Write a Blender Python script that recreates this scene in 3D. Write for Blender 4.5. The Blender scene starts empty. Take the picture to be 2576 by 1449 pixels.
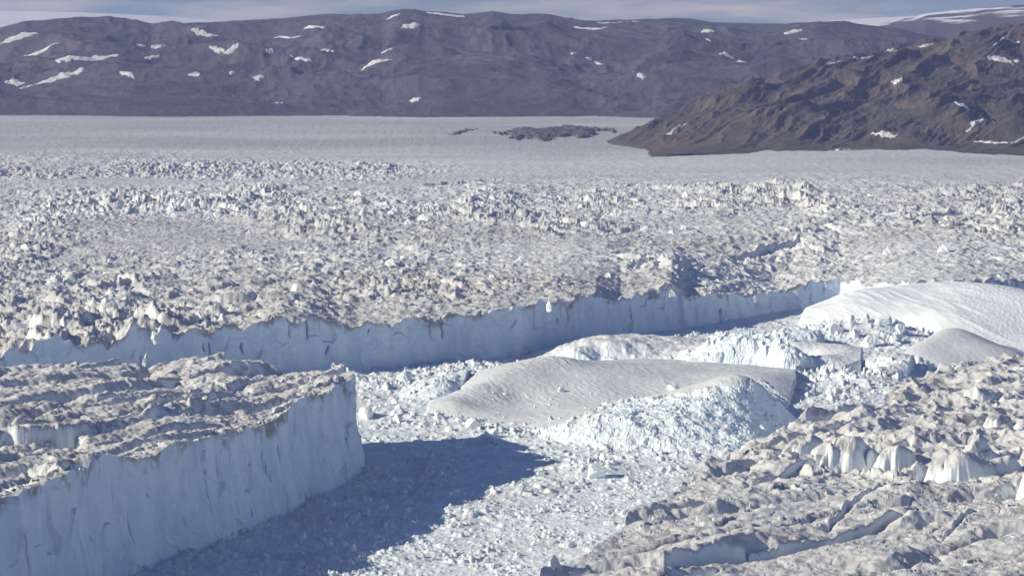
import bpy, math, random
import numpy as np

Q = 1.0                                   # mesh density
S = bpy.context.scene
COL = S.collection

# ------------------------------------------------------------------ camera, sky, sun, exposure
H = 450.0                                 # camera height above the fjord, metres
F = 1288.0 / math.tan(math.radians(10.0))
PITCH = math.atan(624.5 / F)
cam_d = bpy.data.cameras.new('camera'); cam = bpy.data.objects.new('camera', cam_d); COL.objects.link(cam)
cam_d.sensor_width = 36.0; cam_d.angle = math.radians(20.0)
cam_d.clip_start = 5.0; cam_d.clip_end = 90000.0
cam.location = (0, 0, H); cam.rotation_euler = (math.radians(90) - PITCH, 0, 0)
S.camera = cam

SUN_EL = math.radians(25.0)
SUN_DIR = np.array([-0.966, -0.26])       # towards the sun, on the ground
w = bpy.data.worlds.new('World'); S.world = w; w.use_nodes = True
nt = w.node_tree; nt.nodes.clear()
def wn(t, **k):
    n = nt.nodes.new(t)
    for a, b in k.items(): setattr(n, a, b)
    return n
sky = wn('ShaderNodeTexSky', sky_type='NISHITA', sun_disc=False)
sky.sun_elevation = SUN_EL; sky.sun_rotation = math.atan2(SUN_DIR[0], SUN_DIR[1])
sky.altitude = 400; sky.air_density = 1.0; sky.dust_density = 0.2; sky.ozone_density = 3.2
tc = wn('ShaderNodeTexCoord'); mp = wn('ShaderNodeMapping'); mp.inputs['Scale'].default_value = (14, 14, 120)
nz = wn('ShaderNodeTexNoise'); nz.inputs['Scale'].default_value = 1.0; nz.inputs['Detail'].default_value = 7; nz.inputs['Roughness'].default_value = 0.55
rp = wn('ShaderNodeValToRGB')
rp.color_ramp.elements[0].position = 0.42; rp.color_ramp.elements[0].color = (0, 0, 0, 1)
rp.color_ramp.elements[1].position = 0.66; rp.color_ramp.elements[1].color = (1, 1, 1, 1)
mx = wn('ShaderNodeMix', data_type='RGBA'); mx.inputs['B'].default_value = (8.6, 7.8, 6.9, 1)
bg = wn('ShaderNodeBackground'); bg.inputs['Strength'].default_value = 0.052
wo = wn('ShaderNodeOutputWorld')
L = nt.links.new
sx = wn('ShaderNodeSeparateXYZ'); mr = wn('ShaderNodeMapRange'); mr.inputs['From Min'].default_value = 0.10; mr.inputs['From Max'].default_value = 0.03; ml = wn('ShaderNodeMath', operation='MULTIPLY')
L(tc.outputs['Generated'], sx.inputs[0]); L(sx.outputs['Z'], mr.inputs['Value']); L(mr.outputs[0], ml.inputs[0]); L(rp.outputs[0], ml.inputs[1])
L(tc.outputs['Generated'], mp.inputs['Vector']); L(mp.outputs[0], nz.inputs['Vector']); L(nz.outputs['Fac'], rp.inputs[0])
L(ml.outputs[0], mx.inputs['Factor']); lo_ = wn('ShaderNodeMix', data_type='RGBA'); lo_.inputs['B'].default_value = (3.3, 4.3, 5.1, 1)
tn = wn('ShaderNodeMix', data_type='RGBA', blend_type='MULTIPLY'); tn.inputs['Factor'].default_value = 1.0; tn.inputs['B'].default_value = (1.04, 1.03, 1.22, 1); L(sky.outputs[0], tn.inputs['A'])
L(mr.outputs[0], lo_.inputs['Factor']); L(tn.outputs['Result'], lo_.inputs['A']); L(lo_.outputs['Result'], mx.inputs['A']); L(mx.outputs['Result'], bg.inputs[0]); L(bg.outputs[0], wo.inputs[0])

sl = bpy.data.lights.new('sun', 'SUN'); sl.energy = 4.1; sl.angle = math.radians(0.5); sl.color = (1.0, 0.94, 0.75)
so = bpy.data.objects.new('sun', sl); COL.objects.link(so)
from mathutils import Vector
so.rotation_euler = Vector((-SUN_DIR[0] * math.cos(SUN_EL), -SUN_DIR[1] * math.cos(SUN_EL), -math.sin(SUN_EL))).to_track_quat('-Z', 'Y').to_euler()
so.location = (-3000, -1000, 2500)
S.view_settings.view_transform = 'Standard'; S.view_settings.look = 'None'
S.view_settings.exposure = 0.40; S.view_settings.gamma = 1.0
S.render.engine = 'CYCLES'
S.cycles.max_bounces = 5; S.cycles.diffuse_bounces = 3; S.cycles.volume_bounces = 1
S.cycles.use_denoising = True

# ------------------------------------------------------------------ projection (photo coordinates 2576 x 1449)
cp, sp = math.cos(PITCH), math.sin(PITCH)
def ray(u, v):
    X = (np.asarray(u, float) - 1288) / F; Y = (724.5 - np.asarray(v, float)) / F
    return X, cp + Y * sp, -sp + Y * cp
def P(u, v, d):                            # point at depth y = d
    a, b, c = ray(u, v); t = d / b
    return a * t, d + 0 * a, H + c * t
def G(u, v, z=0.0):                        # point at height z
    a, b, c = ray(u, v); t = (z - H) / c
    return a * t, b * t, z + 0 * a
def UV(x, y, z):
    zz = z - H; dep = y * cp - zz * sp; up = y * sp + zz * cp
    return 1288 + F * x / dep, 724.5 - F * up / dep

# ------------------------------------------------------------------ noise
def _h(ix, iy, s):
    with np.errstate(over='ignore'):
        n = ix.astype(np.uint32) * np.uint32(374761393) + iy.astype(np.uint32) * np.uint32(668265263) + np.uint32((s * 2246822519) & 0xffffffff)
        n = (n ^ (n >> np.uint32(13))) * np.uint32(1274126177)
        n = (n ^ (n >> np.uint32(15))) * np.uint32(2246822519)
        return n ^ (n >> np.uint32(16))
def rnd(ix, iy, s): return _h(ix, iy, s).astype(np.float32) / np.float32(4294967296.0)
def noise(x, y, s=0):
    x = np.asarray(x, float); y = np.asarray(y, float)
    ix = np.floor(x).astype(np.int64); iy = np.floor(y).astype(np.int64)
    fx = (x - ix).astype(np.float32); fy = (y - iy).astype(np.float32)
    def g(i, j, dx, dy):
        a = rnd(i, j, s) * np.float32(6.2831853)
        return np.cos(a) * dx + np.sin(a) * dy
    u = fx * fx * fx * (fx * (fx * 6 - 15) + 10); v = fy * fy * fy * (fy * (fy * 6 - 15) + 10)
    a = g(ix, iy, fx, fy); b = g(ix + 1, iy, fx - 1, fy); c = g(ix, iy + 1, fx, fy - 1); d = g(ix + 1, iy + 1, fx - 1, fy - 1)
    return 1.5 * ((a + (b - a) * u) + ((c + (d - c) * u) - (a + (b - a) * u)) * v)
def fbm(x, y, o=4, s=0, g=0.5):
    r = 0; a = 1.0
    for k in range(o):
        r = r + a * noise(x, y, s + 17 * k); x = x * 2.03 + 5.2; y = y * 2.03 + 1.7; a *= g
    return r
def ridged(x, y, o=4, s=0, g=0.5):
    r = 0; a = 1.0
    for k in range(o):
        n = 1 - np.abs(noise(x, y, s + 31 * k)) * 1.6
        r = r + a * n * np.abs(n); x = x * 2.07 + 3.1; y = y * 2.07 + 9.2; a *= g
    return r
def worley(x, y, s=0, jit=0.9):
    x = np.asarray(x, float); y = np.asarray(y, float)
    ix = np.floor(x).astype(np.int64); iy = np.floor(y).astype(np.int64)
    f1 = np.full(x.shape, 9.0, np.float32); f2 = f1.copy(); idx = np.zeros(x.shape, np.int64); idy = idx.copy()
    px = np.zeros(x.shape, np.float32); py = px.copy()
    for j in (-1, 0, 1):
        for i in (-1, 0, 1):
            cx = ix + i; cy = iy + j
            dx = (x - cx).astype(np.float32) - (0.5 + jit * (rnd(cx, cy, s) - 0.5)); dy = (y - cy).astype(np.float32) - (0.5 + jit * (rnd(cx, cy, s + 1) - 0.5))
            d = np.sqrt(dx * dx + dy * dy); m = d < f1
            f2 = np.where(m, f1, np.minimum(f2, d)); f1 = np.where(m, d, f1)
            idx = np.where(m, cx, idx); idy = np.where(m, cy, idy); px = np.where(m, dx, px); py = np.where(m, dy, py)
    return f1, f2, idx, idy, px, py
def sstep(a, b, x):
    t = np.clip((np.asarray(x, float) - a) / (b - a), 0, 1); return t * t * (3 - 2 * t)
def rubble(x, y, size, s, thr=0.0, tilt=0.9, edge=0.22):
    """broken blocks: each cell a tilted flat-topped chunk of its own height (in cell sizes)"""
    wx = x + size * 0.3 * noise(x / size * 1.7, y / size * 1.7, s + 5); wy = y + size * 0.3 * noise(x / size * 1.7, y / size * 1.7, s + 6)
    f1, f2, i, j, px, py = worley(wx / size, wy / size, s)
    a = rnd(i, j, s + 2); b = rnd(i, j, s + 3) * 6.28318; c = rnd(i, j, s + 4)
    hh = np.clip((a - thr) / (1 - thr + 1e-6), 0, 1)
    top = hh * (0.35 + 0.65 * c) + tilt * np.where(a > thr, c, 0) * (px * np.cos(b) + py * np.sin(b))
    return size * np.maximum(top, 0) * sstep(0.0, edge, f2 - f1)

# ------------------------------------------------------------------ meshes, tags
def link_mesh(name, V, faces, mat, parent=None, smooth=True, attrs=None):
    me = bpy.data.meshes.new(name)
    V = np.ascontiguousarray(V, np.float32); faces = np.ascontiguousarray(faces, np.int32)
    n = faces.shape[1]
    me.vertices.add(len(V)); me.vertices.foreach_set('co', V.ravel())
    me.loops.add(faces.size); me.loops.foreach_set('vertex_index', faces.ravel())
    me.polygons.add(len(faces)); me.polygons.foreach_set('loop_start', np.arange(0, faces.size, n, dtype=np.int32))
    try: me.polygons.foreach_set('loop_total', np.full(len(faces), n, np.int32))
    except Exception: pass
    me.polygons.foreach_set('use_smooth', np.full(len(faces), bool(smooth)))
    for k, a in (attrs or {}).items():
        at = me.attributes.new(k, 'FLOAT', 'POINT'); at.data.foreach_set('value', np.ascontiguousarray(a, np.float32).ravel())
    me.update(calc_edges=True); me.materials.append(mat)
    o = bpy.data.objects.new(name, me); COL.objects.link(o)
    if parent: o.parent = parent
    return o
def grid(name, X, Y, Z, mat, keep=None, parent=None, smooth=True, attrs=None):
    R, C = X.shape
    I = np.arange(R * C).reshape(R, C)
    fc = np.stack([I[:-1, :-1], I[:-1, 1:], I[1:, 1:], I[1:, :-1]], -1).reshape(-1, 4)
    V = np.stack([X, Y, Z], -1).reshape(-1, 3)
    at = {k: np.asarray(a).reshape(-1) for k, a in (attrs or {}).items()}
    if keep is not None:
        k = keep.reshape(-1)
        fc = fc[k[fc].any(1)]
        used = np.zeros(len(V), bool); used[fc.ravel()] = True
        m = np.cumsum(used) - 1; fc = m[fc]; V = V[used]; at = {q: a[used] for q, a in at.items()}
    return link_mesh(name, V, fc, mat, parent, smooth, at)
def tag(o, label, cat=None, group=None, kind=None):
    o['label'] = label
    if cat: o['category'] = cat
    if group: o['group'] = group
    if kind: o['kind'] = kind
    return o
class RBF:                                 # thin plate spline through control points
    def __init__(s, p, lam=0.0):
        p = np.asarray(p, float); s.c = p[:, :2].mean(0); s.sc = np.ptp(p[:, :2]) + 1e-9
        s.p = (p[:, :2] - s.c) / s.sc; n = len(p)
        d = np.linalg.norm(s.p[:, None] - s.p[None], axis=-1)
        A = np.zeros((n + 3, n + 3)); A[:n, :n] = s.k(d) + lam * np.eye(n); A[:n, n] = 1; A[:n, n + 1:] = s.p; A[n, :n] = 1; A[n + 1:, :n] = s.p.T
        s.w = np.linalg.solve(A, np.r_[p[:, 2], 0, 0, 0])
    @staticmethod
    def k(d): return np.where(d > 0, d * d * np.log(np.maximum(d, 1e-9)), 0)
    def __call__(s, x, y):
        q = np.stack([(np.asarray(x, float) - s.c[0]) / s.sc, (np.asarray(y, float) - s.c[1]) / s.sc], -1); sh = q.shape[:-1]; q = q.reshape(-1, 2)
        n = len(s.p); r = s.w[n] + q @ s.w[n + 1:]
        for i in range(n): r = r + s.w[i] * s.k(np.hypot(q[:, 0] - s.p[i, 0], q[:, 1] - s.p[i, 1]))
        return r.reshape(sh)
def tab(x, pts): 
    p = np.asarray(pts, float); return np.interp(x, p[:, 0], p[:, 1])
def in_poly(x, y, poly):
    r = np.zeros(np.shape(x), bool); n = len(poly)
    for i in range(n):
        x1, y1 = poly[i]; x2, y2 = poly[(i + 1) % n]
        if y1 == y2: continue
        c = ((y1 > y) != (y2 > y)) & (x < (x2 - x1) * (y - y1) / (y2 - y1) + x1); r ^= c
    return r

# ------------------------------------------------------------------ materials
class M:
    def __init__(s, name, rough=0.75, spec=0.25):
        s.m = bpy.data.materials.new(name); s.m.use_nodes = True; s.t = s.m.node_tree; s.t.nodes.clear()
        s.b = s.n('ShaderNodeBsdfPrincipled'); s.b.inputs['Roughness'].default_value = rough; s.b.inputs['Specular IOR Level'].default_value = spec
        o = s.n('ShaderNodeOutputMaterial'); s.l(s.b.outputs[0], o.inputs[0])
        s.tc = s.n('ShaderNodeTexCoord'); s.geo = s.n('ShaderNodeNewGeometry')
        s.pos = s.geo.outputs['Position']
    def n(s, t, **k):
        q = s.t.nodes.new(t)
        for a, b in k.items(): setattr(q, a, b)
        return q
    def l(s, a, b): s.t.links.new(a, b)
    def noise(s, scale, detail=5, rough=0.6, stretch=(1, 1, 1), dist=0.0, src=None):
        mp = s.n('ShaderNodeMapping'); mp.inputs['Scale'].default_value = tuple(scale * k for k in stretch); s.l(src or s.pos, mp.inputs['Vector'])
        q = s.n('ShaderNodeTexNoise'); q.inputs['Scale'].default_value = 1.0; q.inputs['Detail'].default_value = detail; q.inputs['Roughness'].default_value = rough; q.inputs['Distortion'].default_value = dist
        s.l(mp.outputs[0], q.inputs['Vector']); return q.outputs['Fac']
    def ramp(s, fac, a, b, ca=(0, 0, 0, 1), cb=(1, 1, 1, 1)):
        q = s.n('ShaderNodeValToRGB'); e = q.color_ramp.elements
        e[0].position = a; e[1].position = b; e[0].color = ca; e[1].color = cb; s.l(fac, q.inputs[0]); return q.outputs[0]
    def step(s, x, a, b, lo=0.0, hi=1.0):
        q = s.n('ShaderNodeMapRange', interpolation_type='SMOOTHSTEP'); q.inputs['From Min'].default_value = a; q.inputs['From Max'].default_value = b
        q.inputs['To Min'].default_value = lo; q.inputs['To Max'].default_value = hi; s.l(x, q.inputs['Value']); return q.outputs[0]
    def math(s, op, a, b):
        q = s.n('ShaderNodeMath', operation=op)
        for i, x in enumerate((a, b)):
            if isinstance(x, (int, float)): q.inputs[i].default_value = x
            else: s.l(x, q.inputs[i])
        return q.outputs[0]
    def mix(s, fac, a, b):
        q = s.n('ShaderNodeMix', data_type='RGBA')
        for k, x in (('Factor', fac), ('A', a), ('B', b)):
            if isinstance(x, (int, float)): q.inputs[k].default_value = x
            elif isinstance(x, tuple): q.inputs[k].default_value = x if len(x) == 4 else (*x, 1)
            else: s.l(x, q.inputs[k])
        return q.outputs['Result']
    def nz(s):
        q = s.n('ShaderNodeSeparateXYZ'); s.l(s.geo.outputs['Normal'], q.inputs[0]); return q.outputs['Z']
    def attr(s, name):
        q = s.n('ShaderNodeAttribute'); q.attribute_name = name; return q.outputs['Fac']
    def bump(s, hgt, strength, dist):
        q = s.n('ShaderNodeBump'); q.inputs['Strength'].default_value = strength; q.inputs['Distance'].default_value = dist; s.l(hgt, q.inputs['Height']); s.l(q.outputs[0], s.b.inputs['Normal'])
    def done(s, col): s.l(col, s.b.inputs['Base Color']); return s.m

def mat_dirty(name, dirt=(0.57, 0.545, 0.53), dark=(0.37, 0.34, 0.325), clean=(0.80, 0.84, 0.86), scale=1.0, lo=0.40, hi=0.62, streak=False):
    m = M(name)
    n1 = m.noise(0.012 * scale, 6, 0.6); n2 = m.noise(0.09 * scale, 6, 0.65); n3 = m.noise(0.5 * scale, 4, 0.6)
    c = m.mix(m.step(n2, 0.35, 0.65), dirt, tuple(0.5 * (a + b) for a, b in zip(dirt, clean)))
    c = m.mix(m.math('MULTIPLY', m.step(n1, 0.5, 0.66), m.step(n2, 0.42, 0.6)), c, dark)
    c = m.mix(m.math('MULTIPLY', m.step(n3, 0.5, 0.7), 0.35), c, dark)
    if streak:
        yy = m.n('ShaderNodeSeparateXYZ'); m.l(m.pos, yy.inputs[0])
        c = m.mix(m.math('MULTIPLY', m.step(yy.outputs['Y'], 6700, 7600), 0.6), c, m.mix(m.step(n2, 0.35, 0.65), (0.47, 0.455, 0.45, 1), (0.56, 0.55, 0.55, 1)))
        n0 = m.noise(0.0016, 5, 0.6, (0.35, 1, 1)); c = m.mix(m.math('MULTIPLY', m.step(n0, 0.38, 0.62), 0.55), c, clean)
        c = m.mix(m.math('MULTIPLY', m.step(m.noise(0.004, 6, 0.65, (0.25, 1, 1)), 0.52, 0.68), 0.6), c, tuple(0.5 * (a + b) for a, b in zip(dirt, dark)))
    if streak:
        c = m.mix(m.math('MULTIPLY', m.math('MULTIPLY', m.step(yy.outputs['Y'], 5000, 4100), m.step(n2, 0.36, 0.58)), 0.6), c, (0.40, 0.375, 0.36, 1))
        c = m.mix(m.math('MULTIPLY', m.math('MULTIPLY', m.step(yy.outputs['Y'], 7400, 8300), m.step(m.noise(0.0011, 5, 0.6, (0.3, 1, 1)), 0.40, 0.60)), 0.8), c, (0.40, 0.385, 0.38, 1))
    slope = m.math('ADD', m.nz(), m.math('MULTIPLY', m.math('SUBTRACT', n2, 0.5), 0.75))
    c = m.mix(m.step(slope, lo, hi), clean, c)
    m.bump(m.noise(0.35 * scale, 8, 0.7), 0.6, 1.2)
    return m.done(c)
def mat_cliff(name):
    m = M(name, 0.6, 0.3)
    st = m.noise(0.05, 6, 0.6, (1, 1, 0.3)); f = m.noise(0.25, 6, 0.7, (1, 1, 0.3)); g = m.noise(0.02, 4, 0.5)
    crack = m.noise(0.11, 3, 0.5, (1, 1, 0.07), 0.6)
    c = m.mix(m.step(st, 0.35, 0.65), (0.57, 0.68, 0.80, 1), (0.71, 0.79, 0.85, 1))
    c = m.mix(m.math('MULTIPLY', m.step(g, 0.45, 0.65), 0.5), c, (0.72, 0.78, 0.83, 1))
    c = m.mix(m.math('MULTIPLY', m.step(f, 0.60, 0.75), 0.4), c, (0.42, 0.45, 0.50, 1))
    c = m.mix(m.math('MULTIPLY', m.step(crack, 0.68, 0.74), 0.75), c, (0.16, 0.25, 0.40, 1))
    mott = m.math('MULTIPLY', m.step(m.noise(0.035, 6, 0.7), 0.54, 0.66), 0.45); c = m.mix(mott, c, (0.50, 0.55, 0.62, 1))
    c = m.mix(m.attr('crack'), c, (0.10, 0.15, 0.24, 1))
    dirt = m.math('MULTIPLY', m.attr('brow'), m.step(m.noise(0.055, 6, 0.65, (1, 1, 0.8)), 0.42, 0.54))
    c = m.mix(dirt, c, (0.33, 0.29, 0.27, 1))
    m.bump(m.noise(0.3, 8, 0.7, (1, 1, 0.4)), 0.6, 1.0)
    return m.done(c)
def mat_brash(name, white=(0.82, 0.86, 0.88), blue=(0.56, 0.74, 0.83), grey=(0.62, 0.62, 0.62), gl=0.55, bl=0.58, bump=0.8):
    m = M(name)
    n1 = m.noise(0.015, 5, 0.6); n2 = m.noise(0.12, 6, 0.65); n3 = m.noise(0.6, 5, 0.6)
    c = m.mix(m.math('MULTIPLY', m.step(n2, bl, bl + 0.1), 0.9), white, blue)
    c = m.mix(m.math('MULTIPLY', m.step(n1, gl - 0.08, gl + 0.08), m.step(n3, 0.42, 0.55)), c, grey)
    c = m.mix(m.math('MULTIPLY', m.step(m.noise(0.055, 6, 0.72), 0.44, 0.66), 0.30), c, (0.50, 0.53, 0.58, 1))  # grey-blue patches painted in for the weak shading between ice lumps
    m.bump(m.noise(0.5, 8, 0.75), bump, 1.0)
    return m.done(c)
def mat_rock(name, a, b, c_, snow=None, scale=1.0, strat=(1, 1, 1), bump=1.0, bd=6.0):
    m = M(name, 0.9, 0.1)
    n1 = m.noise(0.0016 * scale, 6, 0.6); n2 = m.noise(0.012 * scale, 8, 0.68, strat); n3 = m.noise(0.06 * scale, 6, 0.7)
    c = m.mix(m.step(n1, 0.38, 0.62), a, b)
    c = m.mix(m.step(n2, 0.42, 0.68), c, c_)
    c = m.mix(m.math('MULTIPLY', m.step(n3, 0.45, 0.7), 0.45), c, tuple(x * 0.55 for x in a))
    m.bump(m.noise(0.02 * scale, 9, 0.72, strat), bump, bd)
    return m.done(c)
def mat_snow(name, col=(0.78, 0.79, 0.80), dirt=(0.62, 0.60, 0.58), sc=0.02, bump=0.4, bd=1.0):
    m = M(name, 0.8, 0.2); n = m.noise(sc, 6, 0.65); c = m.mix(m.step(n, 0.42, 0.65), col, dirt)
    m.bump(m.noise(sc * 6, 7, 0.7), bump, bd); return m.done(c)

MT = dict(
    top=mat_dirty('dirty_glacier_ice'),
    field=mat_dirty('crevassed_glacier_ice', dirt=(0.58, 0.56, 0.545), dark=(0.36, 0.335, 0.315), clean=(0.75, 0.765, 0.765), scale=0.6, lo=0.36, hi=0.66, streak=True),
    cliff=mat_cliff('ice_cliff'),
    brash=mat_brash('brash', blue=(0.60, 0.77, 0.84), bl=0.57, bump=0.6),
    mixed=mat_dirty('berg_ice', dirt=(0.64, 0.635, 0.645), dark=(0.52, 0.51, 0.52), clean=(0.83, 0.87, 0.89), scale=1.2, lo=0.75, hi=1.0),
    dome=mat_snow('dome_snow', (0.83, 0.85, 0.86), (0.76, 0.78, 0.80), 0.01, 0.35, 1.0),
    white=mat_brash('white_ice', white=(0.86, 0.88, 0.89), gl=0.72, bl=0.66, bump=0.5),
    rough=mat_brash('crumbled_ice', white=(0.84, 0.88, 0.90), blue=(0.60, 0.79, 0.87), gl=0.68, bl=0.52, bump=0.9),
    grey=mat_snow('smooth_grey_ice', (0.69, 0.70, 0.71), (0.63, 0.635, 0.64), 0.012, 0.5, 1.5),
    serac=mat_dirty('serac_ice', dirt=(0.60, 0.57, 0.55), dark=(0.42, 0.38, 0.35), clean=(0.76, 0.775, 0.78), scale=1.2, lo=0.6, hi=0.95),
    far=mat_rock('far_rock', (0.106, 0.096, 0.112), (0.136, 0.118, 0.124), (0.078, 0.074, 0.094), scale=1.0, bump=1.0, bd=14),
    rock=mat_rock('brown_rock', (0.112, 0.093, 0.078), (0.152, 0.120, 0.092), (0.080, 0.072, 0.066), scale=2.0, bump=1.0, bd=6),
    moraine=mat_rock('moraine_rubble', (0.13, 0.112, 0.112), (0.19, 0.168, 0.165), (0.085, 0.076, 0.08), scale=3.0, bump=1.0, bd=4),
    snow=mat_snow('old_snow', (0.66, 0.64, 0.62), (0.56, 0.54, 0.52)),
    cap=mat_snow('ice_cap_snow', (0.74, 0.74, 0.75), (0.70, 0.69, 0.69), 0.0006, 0.2, 4),
)
wm = M('fjord_water', 0.2, 0.5); MT['water'] = wm.done(wm.mix(wm.noise(0.01), (0.05, 0.09, 0.13, 1), (0.08, 0.13, 0.17, 1)))

# ------------------------------------------------------------------ shapes of the place
# the front of the big glacier: base on the water, and the height of its brow
EDGE = [(-700, 1075), (-300, 1040), (0, 1012), (200, 993), (450, 968), (760, 945), (1000, 930), (1300, 900), (1450, 878), (1600, 846), (1800, 815), (1950, 789)]
ek, ed = [], []
for u, v in EDGE:
    x, y, z = G(u, v); ek.append(float(x / y)); ed.append(float(y))
for u, d in ((1985, 4812), (2015, 4818), (2060, 4862), (2110, 4872), (2180, 4815), (2300, 4750), (2400, 4752), (2576, 4860), (2900, 5060), (3300, 5200)):
    x, y, z = P(u, 780, d); ek.append(float(x / y)); ed.append(float(y))
EK, ED = np.array(ek), np.array(ed)
BROW = [(-700, 905), (-300, 900), (0, 912), (60, 895), (140, 868), (240, 862), (400, 852), (520, 842), (600, 832), (700, 800), (760, 800), (830, 816), (900, 822), (1000, 812), (1060, 806), (1130, 800), (1200, 787), (1300, 776),
        (1400, 757), (1500, 746), (1560, 758), (1640, 735), (1690, 724), (1740, 748), (1800, 741), (1950, 742), (2010, 722), (2070, 706), (2150, 712), (2300, 712), (2400, 706), (2576, 704), (2900, 700), (3300, 700)]
bk, bz = [], []
for u, v in BROW:
    k = (u - 1288) / F; d = np.interp(k, EK, ED)
    x, y, z = P(u, v, d); bk.append(float(x / y)); bz.append(float(z))
BK, BZ = np.array(bk), np.array(bz)
PLAT = [(3000, 70), (4500, 82), (5500, 95), (6700, 116), (8200, 136), (9860, 181), (11500, 190)]
def edge_d(k): return np.interp(k, EK, ED)
def glacier_h(x, y, t=None, fine=True):
    """height of the crevassed glacier at ground position x, y"""
    k = x / y
    if t is None: t = y - edge_d(k)
    base = np.interp(k, BK, BZ); pl = tab(y, PLAT)
    wgt = sstep(0, 900, t)
    z = base * (1 - wgt) + pl * wgt
    left = sstep(-0.02, -0.10, k)
    amp = tab(y, [(3400, 1.0), (4300, 0.82), (5000, 0.66), (5600, 0.72), (6200, 0.88), (6650, 0.75), (7000, 0.36), (7300, 0.14), (8200, 0.10), (11000, 0.10)])
    amp = amp * (1 + 0.7 * left * sstep(4700, 4000, y))
    swell = sstep(0.0, -0.06, k + 0.02 * noise(x / 500, y / 700, 3)) * sstep(6500, 6900, y + 500 * noise(x / 300, y / 900, 5)) * sstep(8400, 7000, y + 300 * noise(x / 260, y / 700, 7))
    amp = np.maximum(amp, 1.7 * swell)
    amp = amp * (0.75 + 0.5 * noise(x / 420, y / 900, 8)) * (0.8 + 0.2 * sstep(0, 60, t))
    z = z + 7 * noise(x / 350, y / 500, 4) * sstep(0, 300, t) * sstep(7200, 6500, y)
    z = z + 14 * noise(x / 900, y / 1500, 6) * sstep(7000, 8000, y) * sstep(9800, 8800, y) - 10 * swell * sstep(7000, 7600, y)
    # blocks, fins and steps
    wx = x + 9 * noise(x / 40, y / 40, 11); wy = y + 9 * noise(x / 40, y / 40, 12)
    def cells(sx, sy, sd):
        f1, f2, i, j, px, py = worley(wx / sx + wy / (sx * 5), wy / sy, sd)
        a = rnd(i, j, sd + 1); b = rnd(i, j, sd + 2) * 6.283
        return (a ** 2 + 0.8 * (0.25 + a) * (px * np.cos(b) + py * np.sin(b))) * sstep(0, 0.28, f2 - f1)
    big = 1 + 0.9 * left * sstep(4700, 4000, y)
    gate = sstep(-0.1, 0.5, noise(x / 240, y / 420, 14) + tab(y, [(3500, 0.1), (4300, -0.25), (5200, -0.2), (5700, 0.25), (6500, 0.3), (6900, -0.4)]))
    z = z + amp * (4.6 * cells(19, 18, 21) * (0.4 + gate) + (9 * cells(46, 42, 24) * (0.25 + gate) + 15 * left * sstep(4900, 4200, y) * cells(75, 62, 29)) + 7 * (ridged(wx / 80, wy / 95, 3, 31) - 0.8))
    z = z + amp * gate * terraces(x, y, math.radians(-28), 120, 27, 17, 0.10) * sstep(7000, 6600, y)
    if fine:
        z = z + amp * (2.2 * fbm(x / 13, y / 16, 3, 41) + 3.0 * (ridged(wx / 21, wy / 16, 3, 48) - 0.8) + 2.4 * cells(13, 10, 49) * (0.3 + gate)) + 0.5 * fbm(x / 25, y / 60, 2, 45) * sstep(6800, 7400, y)
    z = z + np.exp(-np.clip(t, 0, None) / 14) * (6.5 * (1 + 1.0 * left) * noise(x / 30, y / 30, 46) + 3.0 * noise(x / 10, y / 10, 47))
    for f in G_SC: z = z + f(x, y)
    return z

# the promontory at the left: outline of its foot
PF = [(-900, 2060), (-500, 1840), (0, 1592), (200, 1508), (340, 1449), (420, 1415), (560, 1372), (640, 1337), (700, 1302), (760, 1275), (850, 1232), (900, 1203)]
F_pts = [tuple(float(q) for q in G(u, v)[:2]) for u, v in PF]
tipf = [tuple(float(q) for q in G(u, v)[:2]) for u, v in ((914, 1188), (912, 1165), (905, 1140), (893, 1118))]
R_pts = [(-1500, 2500), (-1100, 2900), (-800, 3080), (-600, 3150), (-480, 3165), (-400, 3150), (-330, 3170), (-270, 3150), (-210, 3125)]
R_tip = [(-200, 3122), (-190, 3118), (-182, 3112), (-176, 3102)]
TONGUE = F_pts + tipf + R_tip[::-1] + R_pts[::-1]
def polyline(pts, n):
    p = np.array(pts, float); s = np.r_[0, np.cumsum(np.hypot(*np.diff(p, axis=0).T))]
    q = np.linspace(0, s[-1], n); return np.stack([np.interp(q, s, p[:, 0]), np.interp(q, s, p[:, 1])], -1)
def terraces(x, y, ang, period, seed, amp, sharp=0.14):
    """slabs between crevasses: long gently rising steps that break off on one side"""
    ca, sa = math.cos(ang), math.sin(ang)
    a = x * ca + y * sa; b = -x * sa + y * ca
    ph = b / period + 0.6 * noise(a / 190, b / 120, seed) + 0.11 * noise(a / 40, b / 34, seed + 1) + 0.035 * noise(a / 10, b / 10, seed + 2)
    i = np.floor(ph); f = ph - i
    h = np.where(f < sharp, f / sharp, 1 - 0.62 * (f - sharp) / (1 - sharp))
    h = h - 0.5 * np.exp(-((f - 0.0) / 0.05) ** 2) - 0.25 * np.exp(-((f - 1.0) / 0.05) ** 2)
    am = 0.4 + 1.2 * noise(a / 150, b / 85, seed + 3)
    return amp * np.clip(am, 0.08, 1.3) * h

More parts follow.
